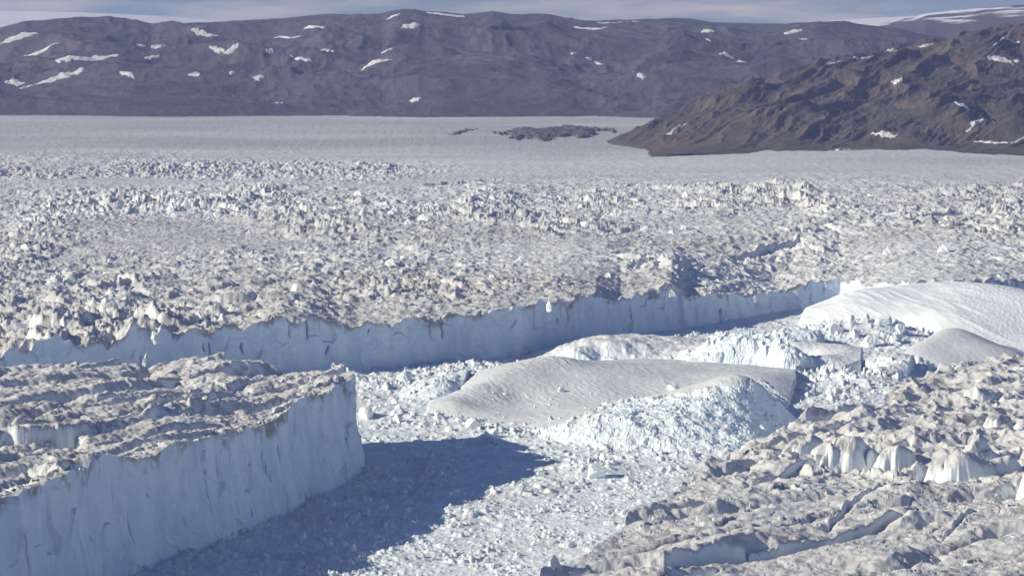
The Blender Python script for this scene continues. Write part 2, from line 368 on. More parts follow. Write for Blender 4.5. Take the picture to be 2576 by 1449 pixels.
def crumble(x, y, deg, size, seed):
    ca, sa = math.cos(math.radians(deg)), math.sin(math.radians(deg)); a = (x * ca + y * sa); b = -x * sa + y * ca
    a = a + 5 * noise(a / 14, b / 14, seed); b = b + 5 * noise(a / 14, b / 14, seed + 1)
    f1, f2, i, j, px, py = worley(a / (size * 2.2), b / size, seed + 2)
    t = rnd(i, j, seed + 3); q = rnd(i, j, seed + 4) * 6.283; e = f2 - f1
    g = 0.35 + 0.9 * sstep(-0.2, 0.4, noise(a / 90, b / 60, seed + 5))
    return g * (3.6 * t * t + 5.5 * (px * np.cos(q) + py * np.sin(q)) * t - 2.4 * sstep(0.10, 0.0, e) + 0.10 * rubble(a, b, 6, seed + 6, 0.4))
def scarp(pts, z, A, W, seed=0):
    a = np.array([[float(q) for q in G(u, v, z)] for u, v in pts]); k = a[:, 0] / a[:, 1]; d = a[:, 1]
    def f(x, y):
        q = x / y; dl = np.interp(q, k, d) + 7 * noise(x / 30, 0 * x + seed, 201) + 2.5 * noise(x / 9, 0 * x + seed, 202)
        e = sstep(k[0] - 0.003, k[0] + 0.002, q) * sstep(k[-1] + 0.003, k[-1] - 0.002, q)
        g = dl - y
        return A * e * (np.where(g > 0, -np.exp(-np.clip(g - 6, 0, None) / W) * sstep(0, 5, g), 0) + 0.18 * np.exp(-np.abs(g + 8) / 12.0) * (0.5 + noise(x / 20, y / 20, 203)))
    return f
T_SC = [scarp(*q) for q in (([(225, 1082), (300, 1062), (360, 1048)], 96, 12, 22, 1), ([(-100, 1120), (0, 1112), (60, 1110), (200, 1102)], 97, 18, 26, 2), ([(505, 1022), (560, 1008), (640, 1002)], 97, 13, 16, 3), ([(60, 1030), (237, 1010), (370, 994)], 96, 9, 20, 4),
    ([(330, 966), (475, 958)], 96, 7, 16, 5), ([(10, 950), (110, 944)], 95, 14, 20, 6), ([(365, 1022), (470, 1002), (500, 996)], 97, 14, 18, 7), ([(-50, 1068), (100, 1058), (180, 1050)], 97, 8, 18, 8), ([(480, 975), (620, 968)], 97, 6, 14, 9), ([(150, 985), (300, 975)], 96, 8, 14, 10))]
def tongue_h(x, y):
    k = (x / y); u = 1288 + F * k
    z = tab(u, [(-900, 112), (0, 103), (340, 99), (560, 98), (700, 96), (800, 100), (873, 101)])
    rear = sstep(-120, 150, y - tab(u, [(-400, 2750), (0, 2900), (400, 3020), (600, 3060), (900, 3080)]))
    z = z + rear * tab(u, [(-300, -4), (0, -6), (170, 0), (300, 0), (370, -9), (430, 3), (480, 8), (560, 4), (600, -4), (900, -1)])
    z = z - 7 + terraces(x, y, math.radians(57), 58, 51, 16, 0.18) + 0.6 * crumble(x, y, 57, 17, 301)
    nx_, ny_, _n = (float(q) for q in G(62, 1228, 86)); z = z - (26 + 5 * noise(x / 7, y / 7, 59)) * np.exp(-(np.hypot(x - nx_, (y - ny_) * 0.7) / 21) ** 4)
    for f in T_SC: z = z + f(x, y)
    z = z + 3.0 * fbm(x / 45, y / 60, 3, 55) + 1.5 * fbm(x / 9, y / 9, 3, 57) + 0.9 * np.abs(fbm(x / 5, y / 7, 3, 58))
    return z

G_SC = [scarp(*q) for q in (([(1600, 655), (1680, 650), (1770, 638)], 85, 15, 32, 31), ([(1850, 615), (1930, 600), (2010, 590)], 88, 17, 36, 32), ([(2290, 562), (2350, 548), (2420, 540)], 95, 20, 45, 33), ([(1660, 700), (1730, 690)], 80, 12, 30, 34), ([(1540, 580), (1610, 575)], 92, 14, 40, 35), ([(1080, 470), (1180, 466)], 112, 10, 60, 37))]
# the glacier at the right: far edge above the fjord
RE = [(1250, 1560), (1330, 1500), (1372, 1449), (1400, 1420), (1440, 1400), (1480, 1385), (1520, 1345), (1560, 1315), (1610, 1280), (1660, 1255), (1700, 1228), (1760, 1190), (1820, 1150), (1880, 1115), (1930, 1090), (2000, 1070), (2070, 1052), (2140, 1048),
      (2200, 1040), (2225, 1010), (2250, 975), (2290, 955), (2350, 925), (2430, 900), (2500, 888), (2576, 880), (2900, 850), (3300, 830)]
rk, rd = [], []
for u, v in RE:
    x, y, z = G(u, v, 58.0); rk.append(float(x / y)); rd.append(float(y))
RK, RD = np.array(rk), np.array(rd)
BOSS = []
for i_, (u_, v_, w_, h_, l_) in enumerate([(2085, 1192, 36, 27, 62), (1985, 1158, 24, 15, 50), (2035, 1172, 20, 17, 45), (2215, 1196, 30, 19, 45), (2180, 1160, 26, 15, 45), (2335, 1216, 42, 27, 62), (2420, 1200, 24, 24, 55), (2470, 1205, 20, 20, 45), (2575, 1252, 46, 36, 85), (2490, 1090, 24, 13, 40), (2550, 1100, 22, 14, 40), (2430, 1015, 28, 10, 50), (2260, 1128, 24, 10, 40)]):
    BOSS.append((*[float(q) for q in G(u_, v_, 52)][:2], w_, h_, l_, 0.70 + 0.25 * math.sin(i_ * 2.3), i_))
def boss_h(x, y):
    z = 0 * x
    for bx, by, w_, h_, l_, an, i_ in BOSS:
        ca, sa = math.cos(an), math.sin(an); a = ((x - bx) * ca + (y - by) * sa) - l_ * 0.55; b = -(x - bx) * sa + (y - by) * ca
        m = (np.abs(a) < l_ * 1.6) & (np.abs(b) < w_ * 1.6)
        if not m.any(): continue
        a_, b_ = a[m] / (l_ * 0.62), b[m] / (w_ * 0.60); th = np.arctan2(b_, a_); cx, cy = np.cos(th), np.sin(th)
        r = np.hypot(a_, b_) * (1 + 0.16 * noise(cx * 1.4 + i_, cy * 1.4, 211) + 0.15 * np.abs(noise(cx * 2.6 + i_, cy * 2.6, 212)) + 0.035 * np.abs(noise(cx * 9 + i_, cy * 9, 213)) + 0.10 * noise(x[m] / 9, y[m] / 9, 214))
        prof = np.where(r < 0.78, 1 - 0.38 * (r / 0.78) ** 2.6, 0.62 * (1 - sstep(0.74, 1.02, r)))
        front = sstep(1.0, -0.2, a_)
        moat = -0.42 * np.exp(-((r - 1.15) / 0.22) ** 2) * front
        z[m] = np.maximum(z[m], 0) + 0 if False else z[m] + np.where(prof > 0.01, np.maximum(h_ * 0.76 * prof * (0.35 + 0.65 * sstep(1.15, 0.2, a_)) - np.maximum(z[m], 0), 0), 0) + h_ * moat * (z[m] < 1)
    return z
R_SC = [scarp(*q) for q in (([(1690, 1415), (1787, 1392), (1850, 1384), (1937, 1374), (2040, 1345), (2138, 1319), (2270, 1282)], 62, 13, 16, 11), ([(2085, 1300), (2120, 1272), (2160, 1240), (2215, 1200)], 62, 16, 14, 12), ([(1637, 1284), (1700, 1276), (1787, 1268)], 62, 6, 14, 13),
    ([(1690, 1440), (1760, 1430), (1800, 1425)], 62, 12, 14, 14), ([(2370, 1330), (2420, 1285), (2450, 1262)], 62, 9, 8, 15), ([(2250, 990), (2340, 968), (2420, 955)], 62, 10, 20, 16), ([(1900, 1200), (1990, 1175), (2060, 1160)], 62, 8, 18, 17), ([(2010, 1085), (2200, 1060)], 62, 7, 16, 18), ([(2150, 1130), (2280, 1110)], 62, 12, 20, 19), ([(2240, 1040), (2420, 1020)], 62, 8, 18, 20))]
def right_h(x, y, t=None):
    k = x / y
    z = 60 + 5 * noise(x / 260, y / 260, 61) + tab(y, [(1500, 0), (2300, 0), (2700, 3), (3400, -2)])
    z = z - 5 + terraces(x, y, math.radians(40), 82, 63, 12, 0.2) + (0.35 + 0.27 * sstep(2250, 2550, y)) * crumble(x, y, 40, 16, 311) * sstep(3500, 2500, y) + 6 * (ridged(x / 60, y / 60, 3, 66) - 0.8) * sstep(2350, 2700, y)
    for f in R_SC: z = z + f(x, y)
    z = z + boss_h(x, y)
    z = z + 2.0 * fbm(x / 34, y / 34, 3, 67) + 0.75 * fbm(x / 9, y / 9, 4, 68, 0.5) + 1.2 * np.abs(noise(x / 14, y / 18, 69)) + 0.25 * np.abs(fbm(x / 4, y / 6, 2, 70))
    return z

# icebergs as smooth surfaces through measured points (u, v, depth)
def berg_points(lst): return [tuple(float(q) for q in P(u, v, d)) for u, v, d in lst]
def zero(lst): return [tuple(float(q) for q in (*G(u, v)[:2], -2.0)) for u, v in lst]

# ------------------------------------------------------------------ brash ice
MOUNDS = [(2100, 845, 10, 60, 80), (2160, 850, 17, 70, 90), (2230, 850, 15, 70, 90), (2060, 955, 11, 70, 60), (2130, 975, 10, 60, 60), (1960, 900, 8, 60, 60), (2210, 975, 9, 50, 60),
          (1490, 1185, 9, 34, 40), (1430, 1120, 5, 60, 40), (1320, 1105, 6, 60, 35), (1190, 1085, 7, 40, 30), (1080, 1060, 6, 40, 25), (960, 1055, 8, 40, 25), (940, 985, 5, 50, 60), (1060, 985, 8, 60, 70), (1180, 930, 8, 50, 60),
          (1840, 860, 8, 120, 70), (1760, 905, 10, 110, 50), (1900, 1145, 7, 40, 30), (1660, 1150, 5, 60, 25), (1300, 1240, 6, 40, 40), (1180, 1290, 5, 40, 40), (1560, 870, 9, 90, 60), (2060, 1000, 8, 70, 50), (2290, 930, 10, 60, 70)]
MG = []
for u, v, a, r1, r2 in MOUNDS:
    x, y, z = G(u, v); MG.append((float(x), float(y), a, r1, r2))
def brash_h(x, y):
    m = 0
    for mx_, my_, a, r1, r2 in MG: m = m + a * np.exp(-((x - mx_) / r1) ** 2 - ((y - my_) / r2) ** 2)
    u = 1288 + F * x / y
    calm = sstep(60, -60, (x + 75) - 0.15 * (y - 2700)) * sstep(3150, 3000, y)       # packed snow under the promontory
    calm = np.maximum(calm, sstep(3700, 3850, y) * sstep(0.05, 0.0, x / y) * 0.8)
    rough = 0.35 + np.clip(m / 12, 0, 1.3)
    z = 0.3 + m * 0.75 + 0.9 * noise(x / 40, y / 40, 71)
    pat = 0.45 + 0.9 * sstep(-0.2, 0.5, noise(x / 55, y / 80, 79)) + np.clip(m / 10, 0, 0.8)
    r1 = rubble(x, y, 2.9, 72, 0.1, 0.5); r2 = rubble(x, y, 4.6, 73, 0.68, 0.6); r3 = rubble(x, y, 11, 74, 0.78, 0.6)
    z = z + (1 - 0.2 * calm) * (0.30 * r1 + 0.55 * r2) * pat + (1 - 0.5 * calm) * r3 * (0.3 + 0.7 * np.clip(m / 10, 0, 1)) + 0.22 * fbm(x / 3, y / 3, 2, 77) + calm * (0.8 * rubble(x, y, 8, 75, 0.55, 0.6) + 0.5 * rubble(x, y, 4, 76, 0.4, 0.6) + 1.2 * noise(x / 22, y / 22, 80)) + 0.9 * np.abs(noise(x / 16, y / 16, 78))
    return z

kk = np.linspace(-0.20, 0.205, int(1150 * Q))
dd = np.concatenate([np.arange(1500, 2100, 3.0 / Q), np.arange(2100, 3300, 1.9 / Q), np.arange(3300, 4300, 2.8 / Q), np.arange(4300, 5300, 4.5 / Q)])
K, D = np.meshgrid(kk, dd)
X, Y = K * D, D
keep = (Y < edge_d(K) + 25) & ~((K > RK[0]) & (Y < np.interp(K, RK, RD) - 60)) & ~in_poly(X + 25, Y, [(a - 20, b) for a, b in TONGUE])
Z = np.full(X.shape, 0.0); Z[keep] = brash_h(X[keep], Y[keep])
o = grid('brash_ice', X, Y, Z, MT['brash'], keep, smooth=True)
tag(o, 'broken white brash ice packed tightly across the fjord between the ice cliffs', 'brash ice', kind='stuff')
pl = link_mesh('fjord_water', [(-40000, -3000, -1.5), (40000, -3000, -1.5), (40000, 60000, -1.5), (-40000, 60000, -1.5)], [(0, 1, 2, 3)], MT['water'])
tag(pl, 'dark fjord water hidden beneath the packed brash ice', 'water', kind='structure')

# ------------------------------------------------------------------ the big crevassed glacier
def facets(s, z):
    f1, f2, i, j, px, py = worley((s + 6 * noise(s / 20, z / 20, 87)) / 30, (z + 8 * noise(s / 18, z / 25, 88)) / 60, 89)
    b = rnd(i, j, 90) * 6.283; return 5.0 * (px * np.cos(b) + py * np.sin(b)) + 2.4 * rnd(i, j, 91)
def wall_disp(s, z):
    return 3.5 * noise(s / 75, z / 160, 81) + 1.6 * np.abs(noise(s / 30, z / 60, 85)) + 0.9 * noise(s / 15, z / 30, 82) * (0.4 + noise(s / 90, z / 90, 86)) + 0.3 * noise(s / 4, z / 12, 83) + 1.2 * fbm(s / 14, z / 12, 4, 84) + facets(s, z) - 1.0
def ribbon(name, Fb, n_in, top_xy, top_z, hfun, inset, nwall, mat_wall, mat_top, lab_top, lab_wall, smooth_rows=30.0):
    """cliff + upper surface as one continuous sheet: Fb foot (C,2), n_in inward normals, top_xy (R,C,2)"""
    C = len(Fb); s = np.r_[0, np.cumsum(np.hypot(*np.diff(Fb, axis=0).T))]
    q = np.linspace(0, 1, nwall)[:, None]
    foot = inset[0] * (1 - (1 - q) ** 2.2) + inset[1] * q
    zt = top_z[0][None]
    Zw = -2 + (zt + 2) * q
    dsp = wall_disp(s[None] + 0 * q, Zw) * (0.5 + 0.5 * sstep(0, 0.12, q)) * (1 - 0.35 * q)
    Xw = Fb[:, 0][None] + n_in[:, 0][None] * (foot - dsp); Yw = Fb[:, 1][None] + n_in[:, 1][None] * (foot - dsp)
    R = np.random.default_rng(int(s[-1])); ck = 0 * Zw
    for _ in range(int(s[-1] / 55)):
        s0 = R.uniform(0, s[-1]); top_ = R.uniform(0.45, 1.05); ln_ = R.uniform(0.12, 0.5); wdt = R.uniform(0.6, 1.5); lean = R.uniform(-6, 6)
        sw = s[None] - s0 - lean * (top_ - q) - 2.5 * noise(Zw / 9 + s0, 0 * Zw, 98); ck = np.maximum(ck, np.exp(-(sw / wdt) ** 2) * sstep(top_ - ln_, top_ - ln_ + 0.1, q) * sstep(top_ + 0.02, top_ - 0.03, q))
    Xw = Xw + n_in[:, 0][None] * 4 * ck; Yw = Yw + n_in[:, 1][None] * 4 * ck
    sh = np.stack([Xw[-1] - top_xy[0, :, 0], Yw[-1] - top_xy[0, :, 1]], -1)
    dist = np.hypot(top_xy[..., 0] - top_xy[0:1, :, 0], top_xy[..., 1] - top_xy[0:1, :, 1])
    fade = np.exp(-dist / smooth_rows)[..., None]
    T = top_xy + sh[None] * fade
    top = grid(name, T[..., 0], T[..., 1], top_z, mat_top)
    brow = sstep(0.88, 1.02, q + 0.07 * noise(s[None] / 20 + 0 * q, Zw / 16, 91) + 0.16 * noise(s[None] / 90 + 0 * q, 0 * Zw, 92))
    wal = grid('ice_cliff', Xw, Yw, Zw, mat_wall, parent=top, attrs={'brow': brow + 0 * Zw, 'crack': ck})
    wal['label'] = lab_wall
    return top

kc = np.linspace(-0.215, 0.215, int(1500 * Q))
d0 = edge_d(kc); Sx = kc * d0
sc_ = np.r_[0, np.cumsum(np.hypot(np.diff(Sx), np.diff(d0)))]
d0 = d0 + 8 * noise(sc_ / 170, 0 * sc_, 93) + 2.0 * noise(sc_ / 45, 0 * sc_, 94)
Fb = np.stack([kc * d0, d0], -1)
ks = np.ones(41) / 41
dsm = np.convolve(np.pad(d0, 20, mode='edge'), ks, 'valid')
tx, ty = np.gradient(kc * dsm), np.gradient(dsm); ln = np.hypot(tx, ty); n_in = np.stack([-ty / ln, tx / ln], -1)
n_in[:, 1] = np.abs(n_in[:, 1]); 
steps = np.concatenate([[0, 0.8, 1.6, 2.6, 3.8], np.arange(5, 1000, 3.6 / Q), np.arange(1000, 2700, 8.0 / Q), np.arange(2700, 4300, 15 / Q), np.arange(4300, 6800, 40 / Q)])
Dt = d0[None] + steps[:, None]
Xt = kc[None] * Dt + n_in[:, 0][None] * 0; Yt = Dt + 6
Tz = glacier_h(Xt, Yt, t=steps[:, None] + 0 * Dt)
gl = ribbon('glacier', Fb, n_in, np.stack([Xt, Yt], -1), Tz, None, (5, 3), int(120 * Q), MT['cliff'], MT['field'], '', 'shaded blue white ice cliff of the far glacier front', 25.0)
tag(gl, 'wide crevassed glacier with jagged ice field and long shaded front', 'glacier', kind='structure')

# ------------------------------------------------------------------ the promontory
n1, n2 = int(900 * Q), int(130 * Q)
Fp = np.r_[polyline(F_pts + tipf[:1], n1), polyline(tipf, n2)[1:]]
Rp = np.r_[polyline(R_pts, n1), polyline(R_tip, n2)[1:]]
sF = np.r_[0, np.cumsum(np.hypot(*np.diff(Fp, axis=0).T))]
tg = np.gradient(Fp, axis=0); kz = np.ones(61) / 61
tg = np.stack([np.convolve(np.pad(tg[:, i], 30, mode='edge'), kz, 'valid') for i in (0, 1)], -1); tg /= np.linalg.norm(tg, axis=1)[:, None]
nin = np.stack([-tg[:, 1], tg[:, 0]], -1)
wob = 5 * noise(sF / 90, 0 * sF, 95) + 3 * noise(sF / 30, 0 * sF, 96)
Fp = Fp + nin * wob[:, None]
ins = 14 + 14 * np.exp(-((sF[-1] - 50 - sF) / 110) ** 2)
B0 = Fp + nin * ins[:, None]
tt = np.concatenate([np.linspace(0, 0.02, 10)[:-1], np.linspace(0.02, 1, int(330 * Q)) ** 1.25])[:, None, None]
tt = (tt - tt.min()) / (tt.max() - tt.min())
TX = B0[None] * (1 - tt) + Rp[None] * tt
TZ = tongue_h(TX[..., 0], TX[..., 1])
# rear wall rows close the block
tg2 = ribbon('glacier', Fp, nin, TX, TZ, None, (ins - 3, 3), int(220 * Q), MT['cliff'], MT['top'], '', 'tall shaded blue ice cliff of the near promontory', 20.0)
tag(tg2, 'dirty topped glacier promontory ending in tall blue cliff at the left', 'glacier', kind='structure')
qq = np.linspace(0, 1, 24)[:, None]
rn = np.stack([-np.gradient(Rp[:, 1]), np.gradient(Rp[:, 0])], -1); rn /= np.linalg.norm(rn, axis=1)[:, None] + 1e-9
XR = Rp[:, 0][None] + rn[:, 0][None] * (8 * qq); YR = Rp[:, 1][None] + rn[:, 1][None] * (8 * qq); ZR = TZ[-1][None] * (1 - qq) - 3 * qq
grid('rear_cliff', XR, YR, ZR, MT['cliff'], parent=tg2, attrs={'brow': 0 * ZR})
a = np.array([Fp[-1], Rp[-1]])
ex = np.linspace(0, 1, 12)[None]; ez = np.linspace(0, 1, 24)[:, None]
XE = B0[-1, 0] * (1 - ex) + Rp[-1, 0] * ex + 0 * ez; YE = B0[-1, 1] * (1 - ex) + Rp[-1, 1] * ex + 0 * ez
ZE = (TZ[0, -1] * (1 - ex) + TZ[-1, -1] * ex) * ez - 2 * (1 - ez)
grid('end_cliff', XE + 2 * (1 - ez), YE, ZE, MT['cliff'], parent=tg2, attrs={'brow': 0 * ZE})

# ------------------------------------------------------------------ the glacier at the right
kr = np.linspace(RK[0] - 0.002, 0.232, int(1020 * Q)); dr = np.interp(kr, RK, RD)
sr = np.r_[0, np.cumsum(np.hypot(np.diff(kr * dr), np.diff(dr)))]
dr = dr + 7 * noise(sr / 40, 0 * sr, 97) + 3 * noise(sr / 14, 0 * sr, 98)
DA = np.arange(1450, dr.max() + 6, 1.9 / Q)[:, None]
okr = (DA < dr[None] + 0.0) | (np.vstack([np.zeros((1, len(dr)), bool), (DA[:-1] < dr[None])]))
DR = np.minimum(DA, dr[None])
XRr = kr[None] * DR; YRr = DR
ZRr = right_h(XRr, YRr)
ZRr = ZRr * (0.84 + 0.16 * sstep(0, 14, dr[None] - DR))
zed = right_h(kr * dr, dr) * 0.84
wq = np.linspace(0, 1, 30)[:, None]
Xk = kr[None] * (dr[None] + 10 * (1 - wq)); Yk = dr[None] + 10 * (1 - wq); Zk = -2 + (zed[None] + 2) * wq
kk_ = okr & np.vstack([okr[1:], np.zeros((1, okr.shape[1]), bool)]) | okr
R_, C_ = XRr.shape
cell = (DA[:-1] < dr[None])
cell = cell[:, :-1] | cell[:, 1:]
I = np.arange(R_ * C_).reshape(R_, C_)
fc = np.stack([I[:-1, :-1], I[:-1, 1:], I[1:, 1:], I[1:, :-1]], -1)[cell]
used = np.zeros(R_ * C_, bool); used[fc.ravel()] = True; mm_ = np.cumsum(used) - 1
rg = link_mesh('glacier', np.stack([XRr, YRr, ZRr], -1).reshape(-1, 3)[used], mm_[fc], MT['top'])
tag(rg, 'dirty grey glacier tongue with long crevasses beside the sunlit brash', 'glacier', kind='structure')
grid('ice_cliff', Xk[::-1], Yk[::-1], Zk[::-1], MT['cliff'], parent=rg, attrs={'brow': 0 * Zk})
# side of the tongue nearest the camera's left
sd = np.linspace(0, 1, 20)[:, None]
xs, ys, zs = XRr[:, 0], YRr[:, 0], ZRr[:, 0]
grid('side_cliff', xs[None] - 8 * sd, ys[None] + 0 * sd, zs[None] * (1 - sd) - 2 * sd, MT['cliff'], parent=rg, attrs={'brow': 0 * (zs[None] + sd)})

# ------------------------------------------------------------------ icebergs
def make_berg(name, pts, zeros, du, dstep, detail, mat, label, cat='iceberg', group=None, cliff=(), split=None):
    p = berg_points(pts) + zero(zeros)
    f = RBF(p, 1e-5)
    a = np.array(p); kx = a[:, 0] / a[:, 1]
    k = np.arange(kx.min() - 0.004, kx.max() + 0.004, du / F / Q); d = np.arange(a[:, 1].min() - 30, a[:, 1].max() + 30, dstep / Q)
    K, D = np.meshgrid(k, d); X, Y = K * D, D
    z0 = f(X, Y)
    Z = z0 + detail(X, Y, z0)
    kp = (z0 > -1.5)
    hull = [q for q in zero(zeros)] + [q for q in zero(list(cliff))]
    poly = sorted([(q[0], q[1]) for q in hull], key=lambda q: math.atan2(q[1] - a[:, 1].mean(), (q[0] - a[:, 0].mean())))
    kp &= in_poly(X, Y, [(q[0] * 1.0, q[1]) for q in poly])
    Z = np.where(kp, np.maximum(Z, -1.5), -3.0)
    o = grid(name, X, Y, Z, mat, kp)
    if split:
        me = o.data; n = len(me.polygons); V = np.zeros(len(me.vertices) * 3, np.float32); me.vertices.foreach_get('co', V); V = V.reshape(-1, 3)
        fc = np.zeros(n * 4, np.int32); me.loops.foreach_get('vertex_index', fc); fc = fc.reshape(-1, 4); c = V[fc].mean(1)
        u, v = UV(c[:, 0], c[:, 1], c[:, 2]); w_ = split[0](u, v, c); bpy.data.objects.remove(o)
        def sub(nm, fm, mt, par, sm):
            used = np.zeros(len(V), bool); used[fm.ravel()] = True; k = np.cumsum(used) - 1
            return link_mesh(nm, V[used], k[fm], mt, par, sm)
        o = sub(name, fc[~w_], mat, None, True); ch = sub(split[1], fc[w_], split[2], o, False); ch['label'] = split[3]
    tag(o, label, cat, group)
    return o, (lambda x, y: np.where(in_poly(x, y, poly), f(x, y), -5))
BERGS = []
def bergA_detail(x, y, z0):
    u, v = UV(x, y, z0)
    front = in_poly(u, v, [(1270, 1092), (1400, 1070), (1480, 1040), (1520, 1012), (1640, 1000), (1760, 978), (1880, 958), (1915, 955), (1950, 985), (2030, 1050), (2040, 1180), (1500, 1180), (1270, 1110)])
    fr = front.astype(float)
    rip = sstep(45, 20, np.abs(y - 3620)) 
    gx = x + 0.35 * y + 10 * noise(x / 60, y / 60, 109); wav = 0.55 * ridged(gx / 9, y / 55, 2, 101) * sstep(0.35, 0.75, 0.45 + noise(x / 90, y / 110, 102)) + 0.8 * (noise(gx / 16, y / 40, 110) ** 2)
    sm = 1.5 * noise(x / 60, y / 80, 103) + 0.9 * wav + 0.3 * fbm(x / 8, y / 8, 2, 104)
    ro = 0.35 * rubble(x, y, 10, 105, 0.4, 0.6) + 0.25 * rubble(x, y, 4, 106, 0.2, 0.6) + 2.2 * fbm(x / 24, y / 24, 4, 107) + 2.6 * (ridged(x / 45, y / 45, 2, 108) - .7)
    return sm * (1 - fr) + ro * fr
A_pts = [(1150, 1010, 3490), (1200, 967, 3580), (1250, 942, 3640), (1300, 919, 3690), (1345, 907, 3720), (1390, 896, 3745), (1450, 903, 3760), (1500, 911, 3765), (1600, 918, 3760), (1700, 931, 3725), (1800, 935, 3715), (1900, 934, 3710), (1960, 936, 3700), (1982, 946, 3690),
         (1200, 1020, 3500), (1300, 1000, 3560), (1400, 1000, 3540), (1300, 950, 3630), (1400, 945, 3650), (1500, 960, 3620), (1600, 965, 3620), (1600, 1002, 3520), (1700, 985, 3560), (1750, 972, 3590), (1850, 955, 3610), (1930, 945, 3640),
         (1300, 1050, 3420), (1400, 1045, 3400), (1250, 1050, 3430),
         (1500, 1032, 3390), (1600, 1012, 3370), (1750, 985, 3345), (1850, 972, 3335), (1895, 966, 3345), (1930, 985, 3370), (1965, 1022, 3400), (1880, 958, 3480), (1760, 978, 3470),
         (1390, 1076, 3245), (1470, 1061, 3217), (1550, 1056, 3208), (1400, 1062, 3330), (1500, 1045, 3310), (1640, 1056, 3215), (1690, 1030, 3270), (1735, 1078, 3195), (1800, 1050, 3245), (1860, 1055, 3270), (1920, 1040, 3330), (1850, 1010, 3300), (1600, 1034, 3300)]
A_zero = [(1066, 1046), (1120, 1052), (1200, 1060), (1290, 1085), (1380, 1122), (1440, 1130), (1500, 1137), (1600, 1142), (1700, 1146), (1800, 1148), (1880, 1142), (1950, 1110), (2018, 1066), (1975, 1040), (1980, 900), (1800, 893), (1600, 880), (1400, 868), (1300, 885), (1200, 945), (1110, 1005)]
o, fA = make_berg('iceberg', A_pts, A_zero, 1.7, 2.2, bergA_detail, MT['grey'], 'broad smooth grey iceberg with crumbled bluish front in the middle of the fjord', cliff=((1992, 1010), (2004, 988), (2000, 950)),
    split=(lambda u, v, c: in_poly(u, v, [(1270, 1092), (1380, 1074), (1480, 1052), (1540, 1018), (1640, 1003), (1760, 982), (1880, 962), (1915, 959), (1950, 985), (2030, 1050), (2040, 1180), (1500, 1180), (1270, 1110)]), 'crumbled_front', MT['rough'], 'crumbled bluish white front face'))
BERGS.append(fA)
def snow_detail(x, y, z0): return 1.2 * ridged((x + 0.4 * y) / 34, y / 130, 2, 115) * sstep(760, 700, x) + 0.45 * fbm(x / 5, y / 9, 2, 116) * sstep(620, 760, x) + 0.8 * noise(x / 60, y / 90, 111) + 0.16 * fbm(x / 8, y / 12, 3, 112) + 0.3 * ridged(x / 40, y / 90, 2, 113)
B_pts = [(2050, 785, 4570), (2100, 755, 4610), (2150, 734, 4630), (2250, 721, 4650), (2330, 716, 4640), (2400, 713, 4620), (2500, 722, 4570), (2576, 746, 4500), (2700, 785, 4450), (2150, 775, 4520), (2250, 775, 4500), (2400, 778, 4440), (2500, 797, 4400), (2576, 825, 4360), (2300, 745, 4570), (2450, 745, 4520), (2100, 790, 4520), (2350, 800, 4400), (2250, 800, 4450)]
B_zero = [(2005, 826), (2060, 834), (2130, 838), (2250, 842), (2350, 860), (2450, 872), (2576, 890), (2700, 900), (2850, 890), (2900, 840), (2800, 800), (2650, 770), (2500, 765), (2400, 762), (2250, 764), (2120, 770), (2050, 785)]
o, fB = make_berg('iceberg', B_pts, B_zero, 1.7, 2.6, snow_detail, MT['dome'], 'large smooth white domed iceberg below the far ice cliff at the right'); BERGS.append(fB)
C_pts = [(2288, 882, 4010), (2320, 856, 4050), (2360, 836, 4080), (2400, 823, 4100), (2440, 835, 4095), (2480, 853, 4085), (2520, 870, 4070), (2560, 886, 4040), (2400, 875, 4020), (2450, 893, 4000), (2345, 885, 4000), (2310, 910, 3965), (2390, 912, 3960)]
C_zero = [(2270, 905), (2285, 930), (2350, 945), (2430, 945), (2520, 930), (2590, 905), (2570, 870), (2500, 850), (2400, 846), (2300, 862)]
def sm_detail(x, y, z0): return 0.8 * noise(x / 40, y / 40, 121) + 0.25 * fbm(x / 8, y / 8, 3, 122)
o, fC = make_berg('iceberg', C_pts, C_zero, 1.7, 2.2, sm_detail, MT['grey'], 'shaded grey rounded iceberg in front of the white domed iceberg'); BERGS.append(fC)
D_pts = [(1320, 896, 3900), (1350, 882, 3900), (1400, 860, 3920), (1430, 862, 3915), (1470, 878, 3890), (1510, 890, 3870), (1550, 884, 3870), (1590, 892, 3850), (1640, 905, 3810), (1440, 866, 3990), (1550, 868, 4010), (1650, 866, 4040), (1750, 868, 4020), (1600, 885, 3930), (1750, 893, 3910), (1700, 905, 3850), (1800, 890, 3890), (1850, 880, 3890), (1930, 878, 3880), (1990, 888, 3850), (2040, 910, 3800), (1900, 860, 3990), (1850, 865, 4010)]
D_zero = [(1305, 908), (1340, 918), (1420, 922), (1500, 925), (1600, 930), (1700, 938), (1800, 945), (1900, 950), (2000, 955), (2080, 940), (2080, 900), (2000, 860), (1900, 848), (1750, 852), (1600, 856), (1450, 858), (1380, 866), (1320, 885)]
def d_detail(x, y, z0): return (0.55 * rubble(x, y, 11, 131, 0.4, 0.6) + 0.3 * rubble(x, y, 4.5, 132)) * sstep(4020, 3960, y) + 2.4 * fbm(x / 22, y / 22, 4, 133) + 2.5 * (ridged(x / 40, y / 40, 2, 135) - .7) * sstep(4040, 3960, y)
o, fD = make_berg('iceberg', D_pts, D_zero, 1.7, 2.4, d_detail, MT['mixed'], 'long low white iceberg with broken edge lying behind the smooth grey iceberg', split=(lambda u, v, c: c[:, 1] < np.where(u < 1620, 3985, 3940) + 25 * noise(c[:, 0] / 20, c[:, 1] / 20, 134), 'broken_edge', MT['rough'], 'bright broken front edge')); BERGS.append(fD)
